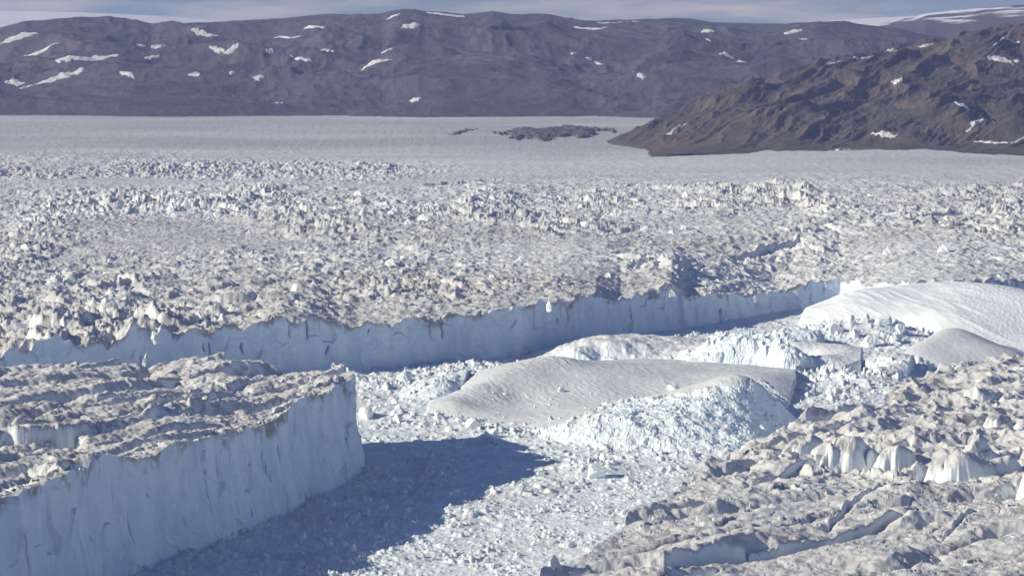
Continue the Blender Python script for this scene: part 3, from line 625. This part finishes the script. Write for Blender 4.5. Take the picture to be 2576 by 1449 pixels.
E_pts = [(1010, 985, 3650), (1050, 965, 3680), (1100, 948, 3700), (1150, 938, 3700), (1190, 934, 3700), (1060, 1000, 3600), (1110, 985, 3610), (1150, 965, 3640), (1030, 1015, 3570), (1080, 1015, 3560)]
E_zero = [(990, 1012), (1010, 1030), (1060, 1036), (1110, 1030), (1160, 1000), (1205, 960), (1215, 940), (1150, 945), (1090, 956), (1030, 975)]
o, fE = make_berg('iceberg', E_pts, E_zero, 1.5, 2.0, lambda x, y, z: 0.35 * rubble(x, y, 10, 141, 0.4) + 0.8 * fbm(x / 18, y / 18, 3, 142), MT['rough'], 'tilted pale blue ice slab between the cube shaped block and the smooth grey iceberg'); BERGS.append(fE)

F_pts2 = [(1960, 878, 3950), (2000, 868, 3975), (2060, 862, 3990), (2120, 868, 3970), (2150, 882, 3940), (2000, 895, 3880), (2060, 893, 3890), (2120, 898, 3880), (2040, 915, 3810), (2100, 918, 3800), (2140, 910, 3850)]
F_zero = [(1940, 905), (1980, 930), (2050, 945), (2120, 945), (2150, 905), (2110, 892), (2050, 890), (1980, 892)]
o, fF = make_berg('iceberg', F_pts2, F_zero, 1.6, 2.0, lambda x, y, z: (0.4 * rubble(x, y, 9, 137, 0.4, 0.6) + 0.25 * rubble(x, y, 4, 138)) * sstep(3900, 3860, y + 25 * noise(x / 15, y / 15, 139)) + 1.6 * noise(x / 30, y / 30, 145) + 0.6 * fbm(x / 9, y / 9, 3, 146), MT['mixed'], 'grey topped ice slab with a dark shadowed right end in the rubble pile', cliff=((2165, 940), (2172, 915))); BERGS.append(fF)
G_pts = [(2185, 905, 3900), (2220, 892, 3920), (2270, 890, 3920), (2200, 925, 3840), (2260, 920, 3840), (2230, 940, 3790)]
G_zero = [(2165, 925), (2185, 950), (2230, 965), (2280, 958), (2310, 925), (2290, 908), (2230, 905), (2185, 912)]
o, fG = make_berg('iceberg', G_pts, G_zero, 1.6, 2.0, lambda x, y, z: 1.6 * noise(x / 25, y / 25, 147) + 1.0 * fbm(x / 9, y / 9, 3, 148) + 0.35 * rubble(x, y, 7, 136, 0.5), MT['mixed'], 'sloping grey slab between the dark hollow and the right glacier'); BERGS.append(fG)
H_pts = [(2020, 1040, 3440), (2070, 1020, 3480), (2110, 1014, 3490), (2150, 1030, 3470), (2080, 1040, 3420), (2120, 1042, 3420)]
H_zero = [(1995, 1050), (2040, 1062), (2100, 1066), (2160, 1062), (2195, 1050), (2170, 1035), (2110, 1028), (2050, 1032)]
o, fH = make_berg('iceberg', H_pts, H_zero, 1.5, 1.8, lambda x, y, z: 0.8 * noise(x / 20, y / 20, 149) + 0.7 * fbm(x / 8, y / 8, 3, 150), MT['white'], 'low rounded white iceberg tucked behind the corner of the right glacier'); BERGS.append(fH)
I_pts = [(1930, 858, 4150), (1960, 836, 4200), (2010, 826, 4230), (2050, 840, 4200), (1990, 852, 4120), (2040, 862, 4090), (1950, 875, 4060), (2000, 880, 4040)]
I_zero = [(1905, 868), (1930, 890), (1990, 898), (2050, 888), (2085, 862), (2070, 845), (2010, 842), (1950, 845)]
o, fI = make_berg('iceberg', I_pts, I_zero, 1.5, 1.8, lambda x, y, z: 0.5 * rubble(x, y, 9, 143, 0.3, 0.6) + 1.6 * fbm(x / 16, y / 16, 4, 144), MT['rough'], 'lumpy white iceberg at the left foot of the white domed iceberg'); BERGS.append(fI)

# ------------------------------------------------------------------ hills
def sky_fn(pts, d1):
    k = [float((P(u, v, d1)[0]) / d1) for u, v in pts]; z = [float(P(u, v, d1)[2]) for u, v in pts]
    return np.array(k), np.array(z)
SKY = [(-500, 80), (-200, 78), (0, 71), (60, 55), (120, 52), (200, 44), (260, 43), (310, 45), (340, 52), (380, 62), (480, 60), (530, 57), (640, 51), (700, 48), (760, 41), (820, 36), (900, 37), (960, 35), (990, 27), (1020, 22), (1045, 23), (1070, 28), (1160, 35), (1240, 30), (1290, 38), (1380, 40), (1430, 52), (1500, 53), (1580, 51),
       (1680, 47), (1740, 55), (1800, 62), (1900, 68), (2000, 58), (2060, 54), (2150, 60), (2230, 70), (2330, 90), (2400, 100), (2600, 110), (3100, 110)]
D1 = 13500.0
HK, HZ = sky_fn(SKY, D1)
def far_h(x, y):
    k = x / y; zs = np.interp(k, HK, HZ)
    d0 = 9950 + 120 * noise(k * 22, 0 * k, 151) + tab(k, [(-0.2, 150), (0, 0), (0.1, -250), (0.2, -300)])
    t = (y - d0) / (D1 - d0)
    shp = tab(t, [(-0.2, -0.35), (0, -0.02), (0.12, 0.13), (0.3, 0.36), (0.5, 0.60), (0.75, 0.84), (1.0, 1.0), (1.3, 0.72), (1.7, 0.2)])
    z0 = 172.0
    env = np.clip(t, 0, 1) * np.clip(1 - t, 0, 1) * 4
    env = np.where(t < 1, env, 0) ** 0.7
    wx = x + 160 * noise(x / 700, y / 900, 152); wy = y + 160 * noise(x / 700, y / 900, 153)
    nse = 52 * (ridged(wx / 1400, wy / 800, 3, 154) - 0.75) + 30 * fbm(wx / 520, wy / 380, 4, 156) + 8 * (ridged(wx / 150, wy / 220, 3, 157) - .8)
    crest = 3.5 * fbm(x / 130, y / 130, 3, 158) * sstep(0.0, 0.1, t)
    return z0 + (zs - z0) * shp + env * nse + crest
kf = np.linspace(-0.225, 0.225, int(1250 * Q)); df = np.concatenate([np.arange(9500, 13700, 15 / Q), np.arange(13700, 16500, 120)])
K, D = np.meshgrid(kf, df); ZF = far_h(K * D, D)
o = grid('hills', K * D, D, ZF, MT['far'], smooth=True); tag(o, 'long purple brown rocky hills with snow patches across the far side', 'hills', kind='structure')
VF = UV(K * D, D, ZF)[1]; UF = UV(K * D, D, ZF)[0]

RH = [(1640, 312, 9000), (1700, 285, 9050), (1800, 240, 9150), (1900, 205, 9250), (2000, 183, 9350), (2080, 160, 9450), (2150, 146, 9520), (2250, 130, 9600), (2330, 111, 9700), (2400, 92, 9800), (2480, 84, 9900), (2576, 62, 10000), (2750, 35, 10200), (2950, 10, 10350),
      (1680, 340, 8560), (1780, 330, 8500), (1900, 300, 8500), (2100, 300, 8520), (2300, 285, 8600), (2500, 260, 8700), (2100, 232, 8900), (2300, 200, 9100), (2500, 155, 9300), (2700, 180, 9200), (2000, 350, 8300), (2250, 345, 8330), (2500, 340, 8350), (1950, 250, 8850), (2800, 300, 8600)]
rh = [tuple(float(q) for q in P(*a)) for a in RH]
for u, v in ((1575, 352), (1640, 378), (1700, 388), (1850, 389), (2000, 389), (2150, 389), (2300, 388), (2450, 386), (2576, 384), (2750, 383), (2950, 380)):
    x, y, z = G(u, v, 138); rh.append((float(x), float(y) - 20, 132.0))
for u, d, z in ((1560, 9000, 140), (1600, 9400, 130), (1700, 9700, 150), (1850, 9900, 180), (2050, 10100, 230), (2300, 10500, 280), (2600, 10900, 330), (2950, 11200, 350), (1450, 8900, 110), (1480, 8400, 100)):
    rh.append(((u - 1288) / F * d, d, z))
fRH = RBF(rh, 1e-5)
def rock_h(x, y):
    z = fRH(x, y); e = sstep(125, 190, z)
    ca, sa = 0.57, 0.82; a = x * ca + y * sa; b = -x * sa + y * ca
    wa = a + 60 * noise(a / 200, b / 200, 161); wb = b + 35 * noise(a / 180, b / 120, 162)
    n = 20 * (ridged(wa / 600, wb / 150, 2, 163) - 0.8) + 3.5 * (ridged(wa / 160, wb / 26, 3, 164) - 0.8) + 2.2 * fbm(a / 30, b / 18, 3, 165) + 32 * np.abs(noise(wa / 380, wb / 240, 166)) - 8 + 11 * np.abs(noise(wa / 150, wb / 90, 167))
    return z + e * n
k2 = np.linspace(0.03, 0.225, int(900 * Q)); d2 = np.arange(8000, 11200, 7.5 / Q)
K, D = np.meshgrid(k2, d2); ZR2 = rock_h(K * D, D)
o = grid('rocky_hill', K * D, D, ZR2, MT['rock'], keep=ZR2 > 112, smooth=True); tag(o, 'brown rocky hillside rising from the glacier edge at the right', 'hill', kind='structure')
UR, VR = UV(K * D, D, ZR2)
# low dark moraine island
xm, ym, zm = P(1385, 345, 9050)
a = np.linspace(-1.3, 1.3, 200)[None]; b = np.linspace(-1.3, 1.3, 140)[:, None]
MX = xm + 160 * a + 0 * b; MY = ym + 240 * b + 120 * a
r = np.sqrt(a * a + b * b) + 0.5 * fbm(MX / 70, MY / 200, 4, 171)
zg = glacier_h(MX, MY)
MZ = zg - 1 + np.where(r < 1, 4 + 9 * np.sqrt(np.clip(1 - r, 0, 1)) + 4 * fbm(MX / 30, MY / 60, 3, 172), -4)
o = grid('moraine', MX, MY, MZ, MT['moraine']); tag(o, 'low dark moraine of rubble lying on the pale glacier', 'moraine', kind='structure')
xm, ym, zm = P(1165, 341, 9100)
MX = xm + 34 * a + 0 * b; MY = ym + 70 * b + 110 * a; r = np.sqrt(a * a + b * b) + 0.8 * fbm(MX / 30, MY / 60, 4, 173)
o = grid('moraine', MX, MY, glacier_h(MX, MY) + np.where(r < 0.75, 2 + 2 * fbm(MX / 20, MY / 40, 3, 174), -4), MT['moraine']); tag(o, 'thin broken streak of brown moraine left of the low dark moraine', 'moraine', kind='structure')
# distant ground
def dist_ridge(name, sk, d1, depth, base, mat, label, cat, nx=700, ny=60, nscale=900, namp=20, kind='structure'):
    k, z = sky_fn(sk, d1); kk = np.linspace(k[0], k[-1], nx); dd = np.linspace(d1 - depth, d1 + depth * 0.6, ny)
    K, D = np.meshgrid(kk, dd); t = (D - (d1 - depth)) / depth
    zs = np.interp(K, k, z); sh = np.where(t < 1, np.sin(np.clip(t, 0, 1) * math.pi / 2), 1 - 0.5 * (t - 1))
    Z = base + (zs - base) * sh + namp * fbm(K * D / nscale, D / nscale, 4, 181) * np.clip(t, 0, 1) * np.clip(1.15 - t, 0, 1) * 3
    o = grid(name, K * D, D, Z, mat); tag(o, label, cat, kind=kind); return K * D, D, Z
dist_ridge('hills', [(1560, 70), (1640, 50), (1690, 46), (1740, 48), (1790, 56), (1900, 60), (2000, 62), (2200, 66), (2300, 90)], 15800, 1700, 250, MT['far'], 'pale purple hill crest showing behind the main far hills', 'hills', namp=8)
snm = M('snowy_far_rock', 0.9, 0.1)
MT['snowfar'] = snm.done(snm.mix(snm.step(snm.noise(0.0022, 7, 0.6, (0.45, 0.6, 3.0)), 0.50, 0.56), (0.11, 0.095, 0.10, 1), (0.75, 0.75, 0.75, 1)))
DX, DY, DZ = dist_ridge('hills', [(2140, 80), (2200, 62), (2240, 55), (2300, 44), (2330, 36), (2400, 30), (2470, 22), (2520, 16), (2576, 14), (2700, 20), (3000, 40)], 17500, 3500, 250, MT['snowfar'], 'distant hazy snow streaked mountain at the upper right', 'mountain', nx=500, ny=160, namp=30)
dist_ridge('ice_sheet', [(-600, 22), (-300, 24), (0, 28), (200, 32), (400, 41), (560, 52), (700, 62)], 18500, 4000, 200, MT['cap'], 'pale ice sheet rising behind the hills at the upper left', 'ice sheet', ny=50, namp=2)
dist_ridge('ice_sheet', [(1980, 62), (2100, 52), (2200, 46), (2300, 42), (2500, 40)], 18500, 4000, 200, MT['cap'], 'pale ice sheet seen through the gap left of the distant mountain', 'ice sheet', nx=200, ny=40, namp=2)

# ------------------------------------------------------------------ snow patches
def snow_patch(U, V, hfun, u, v, w, h, ang, label, group, thick=3.0):
    """lies on the slope: a thin drift with a ragged outline"""
    kk = K_cols(U, u)
    col = V[:, kk]; vis = np.minimum.accumulate(col)
    # first row that reaches v
    rows = np.where(vis <= v)[0]
    if len(rows) == 0: return None
    return rows[0], kk
def place_patches(Ugrid, Vgrid, Xg, Yg, hfun, lst, group, seed0, lift=2.0):
    for i, (u, v, w, h, slope, label) in enumerate(lst):
        r = Vgrid.shape[0] // 4
        kk = int(np.argmin(np.abs(Ugrid[r] - u))); col = Vgrid[:, kk]; vis = np.minimum.accumulate(col)
        def depth(vv):
            q = np.where(vis <= vv)[0]; return float(Yg[q[0], kk]) if len(q) else float(Yg[-1, kk])
        dc = depth(v); da = depth(v + h / 2 + 1); db = depth(v - h / 2 - 1)
        dm = (da + db) / 2; wl = w / 2 / F * dm; hl = min(max((db - da) / 2, 30), max(40, 0.75 * wl))
        xc = Xg[0, kk] / Yg[0, kk] * dm
        dd_dv = (db - da) / (h + 2)
        n1 = int(np.clip(w * 0.7, 24, 120)); n2 = 40
        w *= 1.2; wl *= 1.2; hl *= 0.6; A, B = np.meshgrid(np.linspace(-1.15, 1.15, n1), np.linspace(-1.15, 1.15, n2))
        X = xc + A * wl; Y = dm + B * hl + np.clip(-slope * A * w / 2 * dd_dv, -1.2 * wl, 1.2 * wl)
        X = X * Y / dm
        fb_ = fbm(A * 2.4 + 7 * i, B * 0.9 + 3 * i, 4, seed0 + i); rr = np.sqrt(A * A + B * B) + 0.42 * (fb_ - fb_.mean() - 0.1) + 0.10 * noise(X / 14, Y / 25, seed0)
        Z = hfun(X, Y) + np.where(rr < 0.85, lift * np.sqrt(np.clip(1 - rr / 0.85, 0, 1)) * 1.4, -1.5) 
        o = grid('snow_patch', X, Y, Z, MT['snow'], keep=rr < 0.88)
        tag(o, label, 'snow patch', group)
FARP = [
 (50, 97, 90, 9, -0.10, 'long flat snow patch high on the far hills at the left edge'),
 (102, 134, 70, 9, 0.0, 'two lobed snow patch below the left hilltop'),
 (222, 148, 150, 15, -0.06, 'longest snow band sloping across the left far hill'),
 (125, 204, 130, 14, -0.10, 'long broken snow band low on the left far hill'),
 (40, 212, 40, 7, 0, 'small snow strip left of the long broken snow band'),
 (398, 118, 34, 11, 0, 'small round snow patch above the single drop shaped patch'),
 (385, 146, 32, 12, -0.2, 'drop shaped snow patch right of the longest snow band'),
 (355, 117, 20, 6, 0, 'tiny snow patch left of the small round one'),
 (322, 190, 36, 14, 0.3, 'wedge of snow at the head of the gully'),
 (520, 89, 58, 9, 0.05, 'bright snow patch below the low saddle'),
 (492, 80, 22, 8, 0, 'small snow patch touching the saddle patch from above'),
 (702, 72, 90, 14, -0.05, 'large bright snow field under the central plateau edge'),
 (765, 62, 46, 8, -0.2, 'thin snow streak right of the large bright snow field'),
 (790, 70, 44, 8, 0.1, 'snow streak below the thin streak on the plateau edge'),
 (852, 69, 62, 9, -0.05, 'flat winged snow patch on the central plateau edge'),
 (725, 97, 54, 8, 0.12, 'thin snow patch hanging below the large bright snow field'),
 (548, 130, 36, 16, 0.45, 'left arm of the vee shaped snow gully'),
 (583, 130, 36, 16, -0.45, 'right arm of the vee shaped snow gully'),
 (681, 133, 20, 14, -0.3, 'small upright snow patch beside the dark crag'),
 (762, 148, 48, 15, 0.25, 'grey snow tongue right of the dark crag'),
 (816, 126, 36, 12, 0.1, 'dull shaded snow patch right of the grey snow tongue'),
 (968, 89, 78, 11, 0.06, 'bright spindle shaped snow patch below the highest summit'),
 (1040, 70, 44, 14, -0.3, 'slanting snow patch right below the highest summit'),
 (930, 66, 28, 8, -0.1, 'little snow patch left below the highest summit'),
 (990, 44, 30, 6, 0, 'small snow strip at the foot of the summit cone'),
 (1123, 39, 86, 6, 0.06, 'snow rim along the skyline right of the summit'),
 (975, 131, 28, 6, 0, 'small snow dash in the middle of the central slope'),
 (945, 158, 66, 6, 0.1, 'dotted snow line across the central slope'),
 (695, 258, 22, 8, 0, 'lone small snow spot low on the central hill foot'),
 (1045, 253, 24, 6, 0, 'lone snow spot near the hill foot right of centre'),
 (652, 201, 22, 5, 0, 'small snow dash on the lower central slope'),
 (490, 191, 30, 6, 0.05, 'short snow dash right of the gully'),
 (582, 187, 10, 8, 0, 'tiny bright snow dot above the lower slope'),
 (1545, 57, 92, 7, 0.0, 'thin flat snow patch on the skyline shoulder'),
 (1480, 72, 72, 8, 0.06, 'thin snow patch under the skyline shoulder'),
 (1630, 78, 44, 8, 0.05, 'small snow patch right of the thin shoulder patches'),
 (1785, 98, 34, 13, 0.25, 'bright forked snow patch on the right far hill'),
 (1780, 80, 34, 7, 0.1, 'faint snow patch above the bright forked one'),
 (1880, 81, 44, 6, 0, 'flat snow patch near the right end of the far crest'),
 (1990, 84, 40, 6, 0, 'flat snow patch on the far crest close to the brown hill'),
 (2015, 98, 36, 10, 0.1, 'grey snow patch below the crest near the brown hill'),
 (1592, 184, 60, 14, 0.42, 'bright slanting snow gully on the right far hill'),
 (1615, 198, 20, 8, 0.3, 'small tail piece below the bright slanting gully'),
 (1500, 160, 46, 6, 0.25, 'thin snow streak above the bright slanting gully'),
 (1440, 135, 10, 6, 0, 'tiny snow dot at the top of the thin slanting streak'),
 (1865, 156, 24, 5, 0, 'small snow dash left of the brown hillside'),
 (1830, 140, 34, 4, 0, 'thin snow dash left of and above the brown hillside'),
 (1385, 307, 160, 4, 0.0, 'thin white snow line along the hill foot'),
]
place_patches(UF, VF, np.meshgrid(kf, df)[0] * np.meshgrid(kf, df)[1], np.meshgrid(kf, df)[1], far_h, FARP, 'snow patches on the far hills', 300, 3.0)
RKP = [
 (2518, 152, 74, 30, 0.05, 'largest snow patch high on the brown hillside'),
 (2530, 110, 50, 22, -0.25, 'fan shaped snow patch near the top of the brown hill'),
 (2190, 141, 76, 8, -0.12, 'long thin snow patch along the brown hill ridge'),
 (2098, 157, 40, 6, -0.1, 'faint thin snow patch lowest on the brown ridge'),
 (2245, 130, 32, 5, 0, 'short snow dash right of the long thin ridge patch'),
 (2328, 115, 30, 6, -0.05, 'small oval snow patch on the brown ridge'),
 (2255, 207, 22, 10, 0.2, 'small pale snow spot in the middle of the brown hillside'),
 (2420, 268, 36, 32, 0.1, 'bright isolated snow cone above the dark ravine'),
 (2462, 310, 50, 12, -0.5, 'narrow slanting snow strip right of the snow cone'),
 (2500, 357, 80, 22, 0.1, 'broad pinkish snow apron at the foot of the brown hill'),
 (2560, 350, 50, 34, -0.3, 'tall pinkish snow apron at the right edge'),
 (2225, 345, 50, 22, 0.2, 'shaded snow patch in the bottom of the dark ravine'),
 (2115, 378, 24, 12, -0.4, 'small grey snow spot at the foot of the brown hill'),
 (1700, 330, 40, 26, -0.5, 'pinkish snow strip on the left spur of the brown hill'),
]
K2, D2 = np.meshgrid(k2, d2)
place_patches(UR, VR, K2 * D2, D2, rock_h, RKP, 'snow patches on the brown hillside', 400, 4.0)

# ------------------------------------------------------------------ ice blocks and seracs
def ico(sub):
    import bmesh
    bm = bmesh.new(); bmesh.ops.create_icosphere(bm, subdivisions=sub, radius=1.0)
    v = np.array([q.co[:] for q in bm.verts]); f = np.array([[q.index for q in p.verts] for p in bm.faces]); bm.free(); return v, f
IV, IF = ico(4)
def block_mesh(seed, n=9, up=0.0, scale=(1, 1, 1), rough=0.05, point=0.0):
    R = np.random.default_rng(seed); v = IV.copy()
    nn = R.normal(size=(n, 3)); nn[:, 2] += up; nn /= np.linalg.norm(nn, axis=1)[:, None]
    off = R.uniform(0.42, 0.78, n)
    for a, o in zip(nn, off):
        s = v @ a; v = v - np.clip(s - o, 0, None)[:, None] * a
    if point: 
        t = np.clip(v[:, 2] + 0.2, 0, None); v[:, :2] *= (1 - point * np.clip(t, 0, 1))[:, None]
    r = rough * (noise(v[:, 0] * 3 + v[:, 2] * 2.1 + seed, v[:, 1] * 3 - v[:, 2] * 1.7, seed) + 0.5 * noise(v[:, 0] * 8 + v[:, 2] * 5, v[:, 1] * 8 + seed - v[:, 2] * 4, seed + 1))
    v = v + IV * r[:, None]
    return v * np.array(scale)
def proto(name, v, mat, smooth=False):
    o = link_mesh(name, v, IF, mat, smooth=smooth); COL.objects.unlink(o); return o
BL = [proto('ice_block', block_mesh(500 + i, 8 + i % 5), MT['white'] if i % 3 else MT['rough']) for i in range(14)]
SE = [proto('serac', block_mesh(600 + i, 12, 0.1, (1.0, 0.55, 1.15), 0.16, 0.3), MT['serac'], False) for i in range(12)]
rg_ = random.Random(4)
def put(p, x, y, z, s, rz, tilt=0.0, label='', cat='', group=None, sc3=(1, 1, 1)):
    o = p.copy(); COL.objects.link(o); o.location = (x, y, z); o.scale = (s * sc3[0], s * sc3[1], s * sc3[2])
    o.rotation_euler = (rg_.uniform(-tilt, tilt), rg_.uniform(-tilt, tilt), rz)
    tag(o, label, cat, group); return o
def ground(x, y):
    x = np.array([x]); y = np.array([y]); z = float(brash_h(x, y)[0])
    for f in BERGS: z = max(z, float(f(x, y)[0]))
    return z
BLOCKS = [ # u, v (foot), size in metres, label
 (1020, 962, 15, 'large white cube shaped ice block standing before the far cliff'),
 (1000, 1062, 9, 'rounded pair of white blocks beside the promontory cliff'),
 (920, 1050, 11, 'white block beside the tip of the promontory cliff'),
 (1175, 950, 10, 'angular white block left of the smooth grey iceberg'),
 (1120, 952, 12, 'white crumbled block behind the tilted blue slab'),
 (2100, 838, 15, 'flat topped grey block at the foot of the white dome'),
 (2222, 815, 16, 'hooked ice block leaning on the white dome'),
 (2150, 848, 12, 'pale pointed block in the rubble under the white dome'),
 (2190, 872, 13, 'bright pointed block above the dark hollow'),
 (2250, 862, 11, 'square pale blue block right of the bright pointed one'),
 (2265, 836, 10, 'small steep block beside the shaded grey iceberg'),
 (1385, 1058, 5, 'little snow lump on the smooth grey iceberg'),
 (1410, 985, 5, 'grey lump halfway up the smooth grey iceberg'),
 (1690, 980, 9, 'low grey slab on the saddle of the smooth iceberg'),
 (1500, 1200, 12, 'large rubble lump at the tip of the promontory shadow'),
 (1240, 1100, 10, 'big tilted block above the edge of the promontory shadow'),
 (1190, 1075, 9, 'flat pale blue floe above the shadow edge'),
 (1580, 1215, 8, 'isolated lump in the sunlit brash below the crumbled front'),
 (1440, 1215, 7, 'white block on the shadow edge'),
 (1510, 1085, 6, 'blue cracked boulder at the brow of the crumbled front'),
]
for i, (u, v, s, lab) in enumerate(BLOCKS):
    x, y, z = G(u, v); x, y = float(x), float(y)
    for _ in range(8):
        z = ground(x, y); a_, b_, _z = (float(q) for q in G(u, v, z)); x, y = 0.5 * (x + a_), 0.5 * (y + b_)
    put(BL[i % 14], x, y, ground(x, y) + s * 0.25, s, rg_.uniform(0, 6.28), 0.3, lab, 'ice block', None) if s < 14 else put(BL[i % 14], x, y, ground(x, y) + s * 0.2, s * 0.85, rg_.uniform(0, 6.28), 0.3, lab, 'ice block', None)
ZONES = [
 ((1950, 2290, 835, 960), 75, (2.2, 6.5), 'small white ice chunk in the rubble pile below the white domed iceberg', 'ice chunks in the rubble pile'),
 ((880, 1180, 955, 1075), 60, (1.8, 5.5), 'white ice chunk crowded between the promontory and the smooth grey iceberg', 'ice chunks beside the promontory'),
 ((1150, 1480, 1085, 1150), 25, (1.5, 4), 'small ice chunk along the sunlit strip above the promontory shadow', 'ice chunks above the shadow'),
 ((1420, 1880, 1150, 1300), 70, (1.0, 3.0), 'small ice chunk in the sunlit brash beside the right glacier', 'ice chunks in the sunlit brash'),
 ((980, 1420, 1300, 1445), 40, (1.0, 2.8), 'small ice chunk in the sunlit brash at the bottom edge', 'ice chunks in the near brash'),
 ((560, 1400, 1110, 1430), 60, (1.2, 4.2), 'ice lump in the blue shade of the promontory cliff', 'ice lumps in the promontory shadow'),
 ((1230, 1640, 985, 1062), 30, (0.8, 2.4), 'small ice lump scattered on the back of the smooth grey iceberg', 'ice lumps on the smooth iceberg'),
 ((2010, 2200, 985, 1045), 25, (1.6, 5), 'white ice chunk between the smooth grey iceberg and the right glacier', 'ice chunks behind the right glacier'),
]
for (u0, u1, v0, v1), n, (s0, s1), lab, grp in ZONES:
    for i in range(n):
        u, v = rg_.uniform(u0, u1), rg_.uniform(v0, v1); x, y, z = G(u, v); x, y = float(x), float(y)
        if x / y > RK[0] and y < np.interp(x / y, RK, RD) + 15: continue
        if 'back of' in lab:
            for _ in range(8):
                a_, b_, _z = (float(q) for q in G(u, v, ground(x, y))); x, y = 0.5 * (x + a_), 0.5 * (y + b_)
        elif any(float(f(np.array([x]), np.array([y]))[0]) > 3 for f in BERGS): continue
        if bool(in_poly(np.array([x - 6]), np.array([y]), TONGUE)[0]): continue
        s = s0 + (s1 - s0) * rg_.random() ** 2
        put(BL[rg_.randrange(14)], x, y, ground(x, y) + s * 0.2, s, rg_.uniform(0, 6.28), 0.5, lab, 'ice chunk', grp)

def on_glacier(u, v, hf, z=85.0):
    for _ in range(8):
        x, y, _z = G(u, v, z); x, y = float(x), float(y); z = float(hf(np.array([x]), np.array([y]))[0])
    return x, y, z
SER = [ # u, v, width, height, label
 (1000, 545, 34, 24, 'widest white ice fin in the serac field'), (915, 540, 24, 22, 'white serac left of the widest fin'), (960, 512, 20, 20, 'pointed serac above the widest fin'), (1065, 552, 26, 18, 'square white serac right of the widest fin'),
 (125, 520, 16, 18, 'tall bright serac at the left of the bright fin row'), (300, 535, 30, 18, 'broad white serac in the bright row at the left'), (430, 525, 18, 17, 'steep white serac between the broad one and the paired fins'), (650, 540, 24, 18, 'white serac in the middle of the bright row'), (745, 568, 14, 18, 'lone bright cone shaped serac with a dark shadow'), (545, 540, 18, 15, 'bluish serac left of the lone cone'),
 (1720, 580, 22, 20, 'bright white serac with twin tips right of centre'), (1690, 588, 16, 15, 'small companion of the twin tipped serac'), (1560, 590, 18, 13, 'grey white serac left of the twin tipped one'), (2270, 530, 16, 14, 'white serac near the right edge of the field'), (2480, 560, 20, 14, 'pale blue serac at the right end of the field'),
 (985, 665, 24, 15, 'pyramid of white ice in the dirty middle field'), (1310, 665, 24, 12, 'low white pyramid right of the dirty middle field'), (1770, 690, 24, 17, 'rounded white serac near the blue ice steps'), (1880, 668, 18, 14, 'sharp white serac beside the blue ice steps'), (1530, 705, 18, 11, 'small white serac above the long cliff'),
 (275, 785, 26, 22, 'large white fin near the left end of the glacier front'), (55, 830, 30, 24, 'tall leaning fin at the far left above the blue wall'), (390, 830, 16, 14, 'brownish block at the brow of the left cliff'), (500, 805, 20, 16, 'white spire on the brow above the shaded gap'), (565, 820, 16, 15, 'thin white tooth right of the shaded gap'), (790, 735, 18, 13, 'white knob above the cliff bend'), (30, 745, 22, 17, 'grey fin at the left edge of the glacier'), (140, 715, 18, 14, 'small fin behind the left edge fins'), (85, 590, 16, 9, 'dirty low block at the far left of the field'), (270, 655, 18, 12, 'white lump in the left dirty field'),
 (1380, 770, 10, 10, 'little tooth on the middle brow'), (1690, 740, 16, 12, 'triangular peak on the long cliff brow'), (1900, 745, 8, 9, 'thin tooth near the right end of the long brow'),
]
for i, (u, v, wd, ht, lab) in enumerate(SER):
    x, y, z = on_glacier(u, v, glacier_h)
    put(SE[i % 12], x, y, z + ht * 0.02, 1.0, rg_.uniform(-0.5, 0.5), 0.2, lab, 'serac', 'seracs of the crevassed glacier', (wd * 0.6, wd * 0.62, ht * 0.72))
i = 0
while i < 90:
    u = rg_.uniform(-20, 2600); v = rg_.choice([rg_.uniform(488, 570), rg_.uniform(488, 570), rg_.uniform(560, 730)])
    x, y, z = on_glacier(u, v, glacier_h); s = rg_.uniform(7, 14)
    put(SE[rg_.randrange(12)], x, y, z - s * 0.25, 1.0, rg_.uniform(-0.7, 0.7), 0.15, 'small white serac among many alike in the crevassed ice field', 'serac', 'small seracs of the ice field', (s * rg_.uniform(0.8, 1.5), s, s * rg_.uniform(0.7, 1.15)))
    i += 1
x, y, z = on_glacier(1395, 1435, right_h, 60)
put(SE[3], x, y, z, 1.0, 0.5, 0.1, 'white ice tooth at the lowest corner of the right glacier', 'serac', None, (6, 8, 9))
x, y, z = on_glacier(365, 925, tongue_h, 95)
put(SE[5], x, y + 15, z + 2, 1.0, 0.4, 0.1, 'lone leaning ice pinnacle standing at the back of the promontory', 'serac', None, (7, 9, 14))

# ------------------------------------------------------------------ haze
hv = np.array([(a, b, c) for c in (-5, 900) for b in (-600, 21500) for a in (-9000, 9000)], float)
ho = link_mesh('haze', hv, [(0, 2, 3, 1), (4, 5, 7, 6), (0, 1, 5, 4), (2, 6, 7, 3), (0, 4, 6, 2), (1, 3, 7, 5)], bpy.data.materials.new('haze'), smooth=False)
hm = ho.data.materials[0]; hm.use_nodes = True; hm.node_tree.nodes.clear()
vo = hm.node_tree.nodes.new('ShaderNodeVolumePrincipled'); vo.inputs['Density'].default_value = 2.1e-5; vo.inputs['Color'].default_value = (0.44, 0.52, 1.0, 1); vo.inputs['Anisotropy'].default_value = 0.0
oo = hm.node_tree.nodes.new('ShaderNodeOutputMaterial'); hm.node_tree.links.new(vo.outputs[0], oo.inputs['Volume'])
tag(ho, 'thin blue haze filling the air over the fjord', 'haze', kind='stuff')
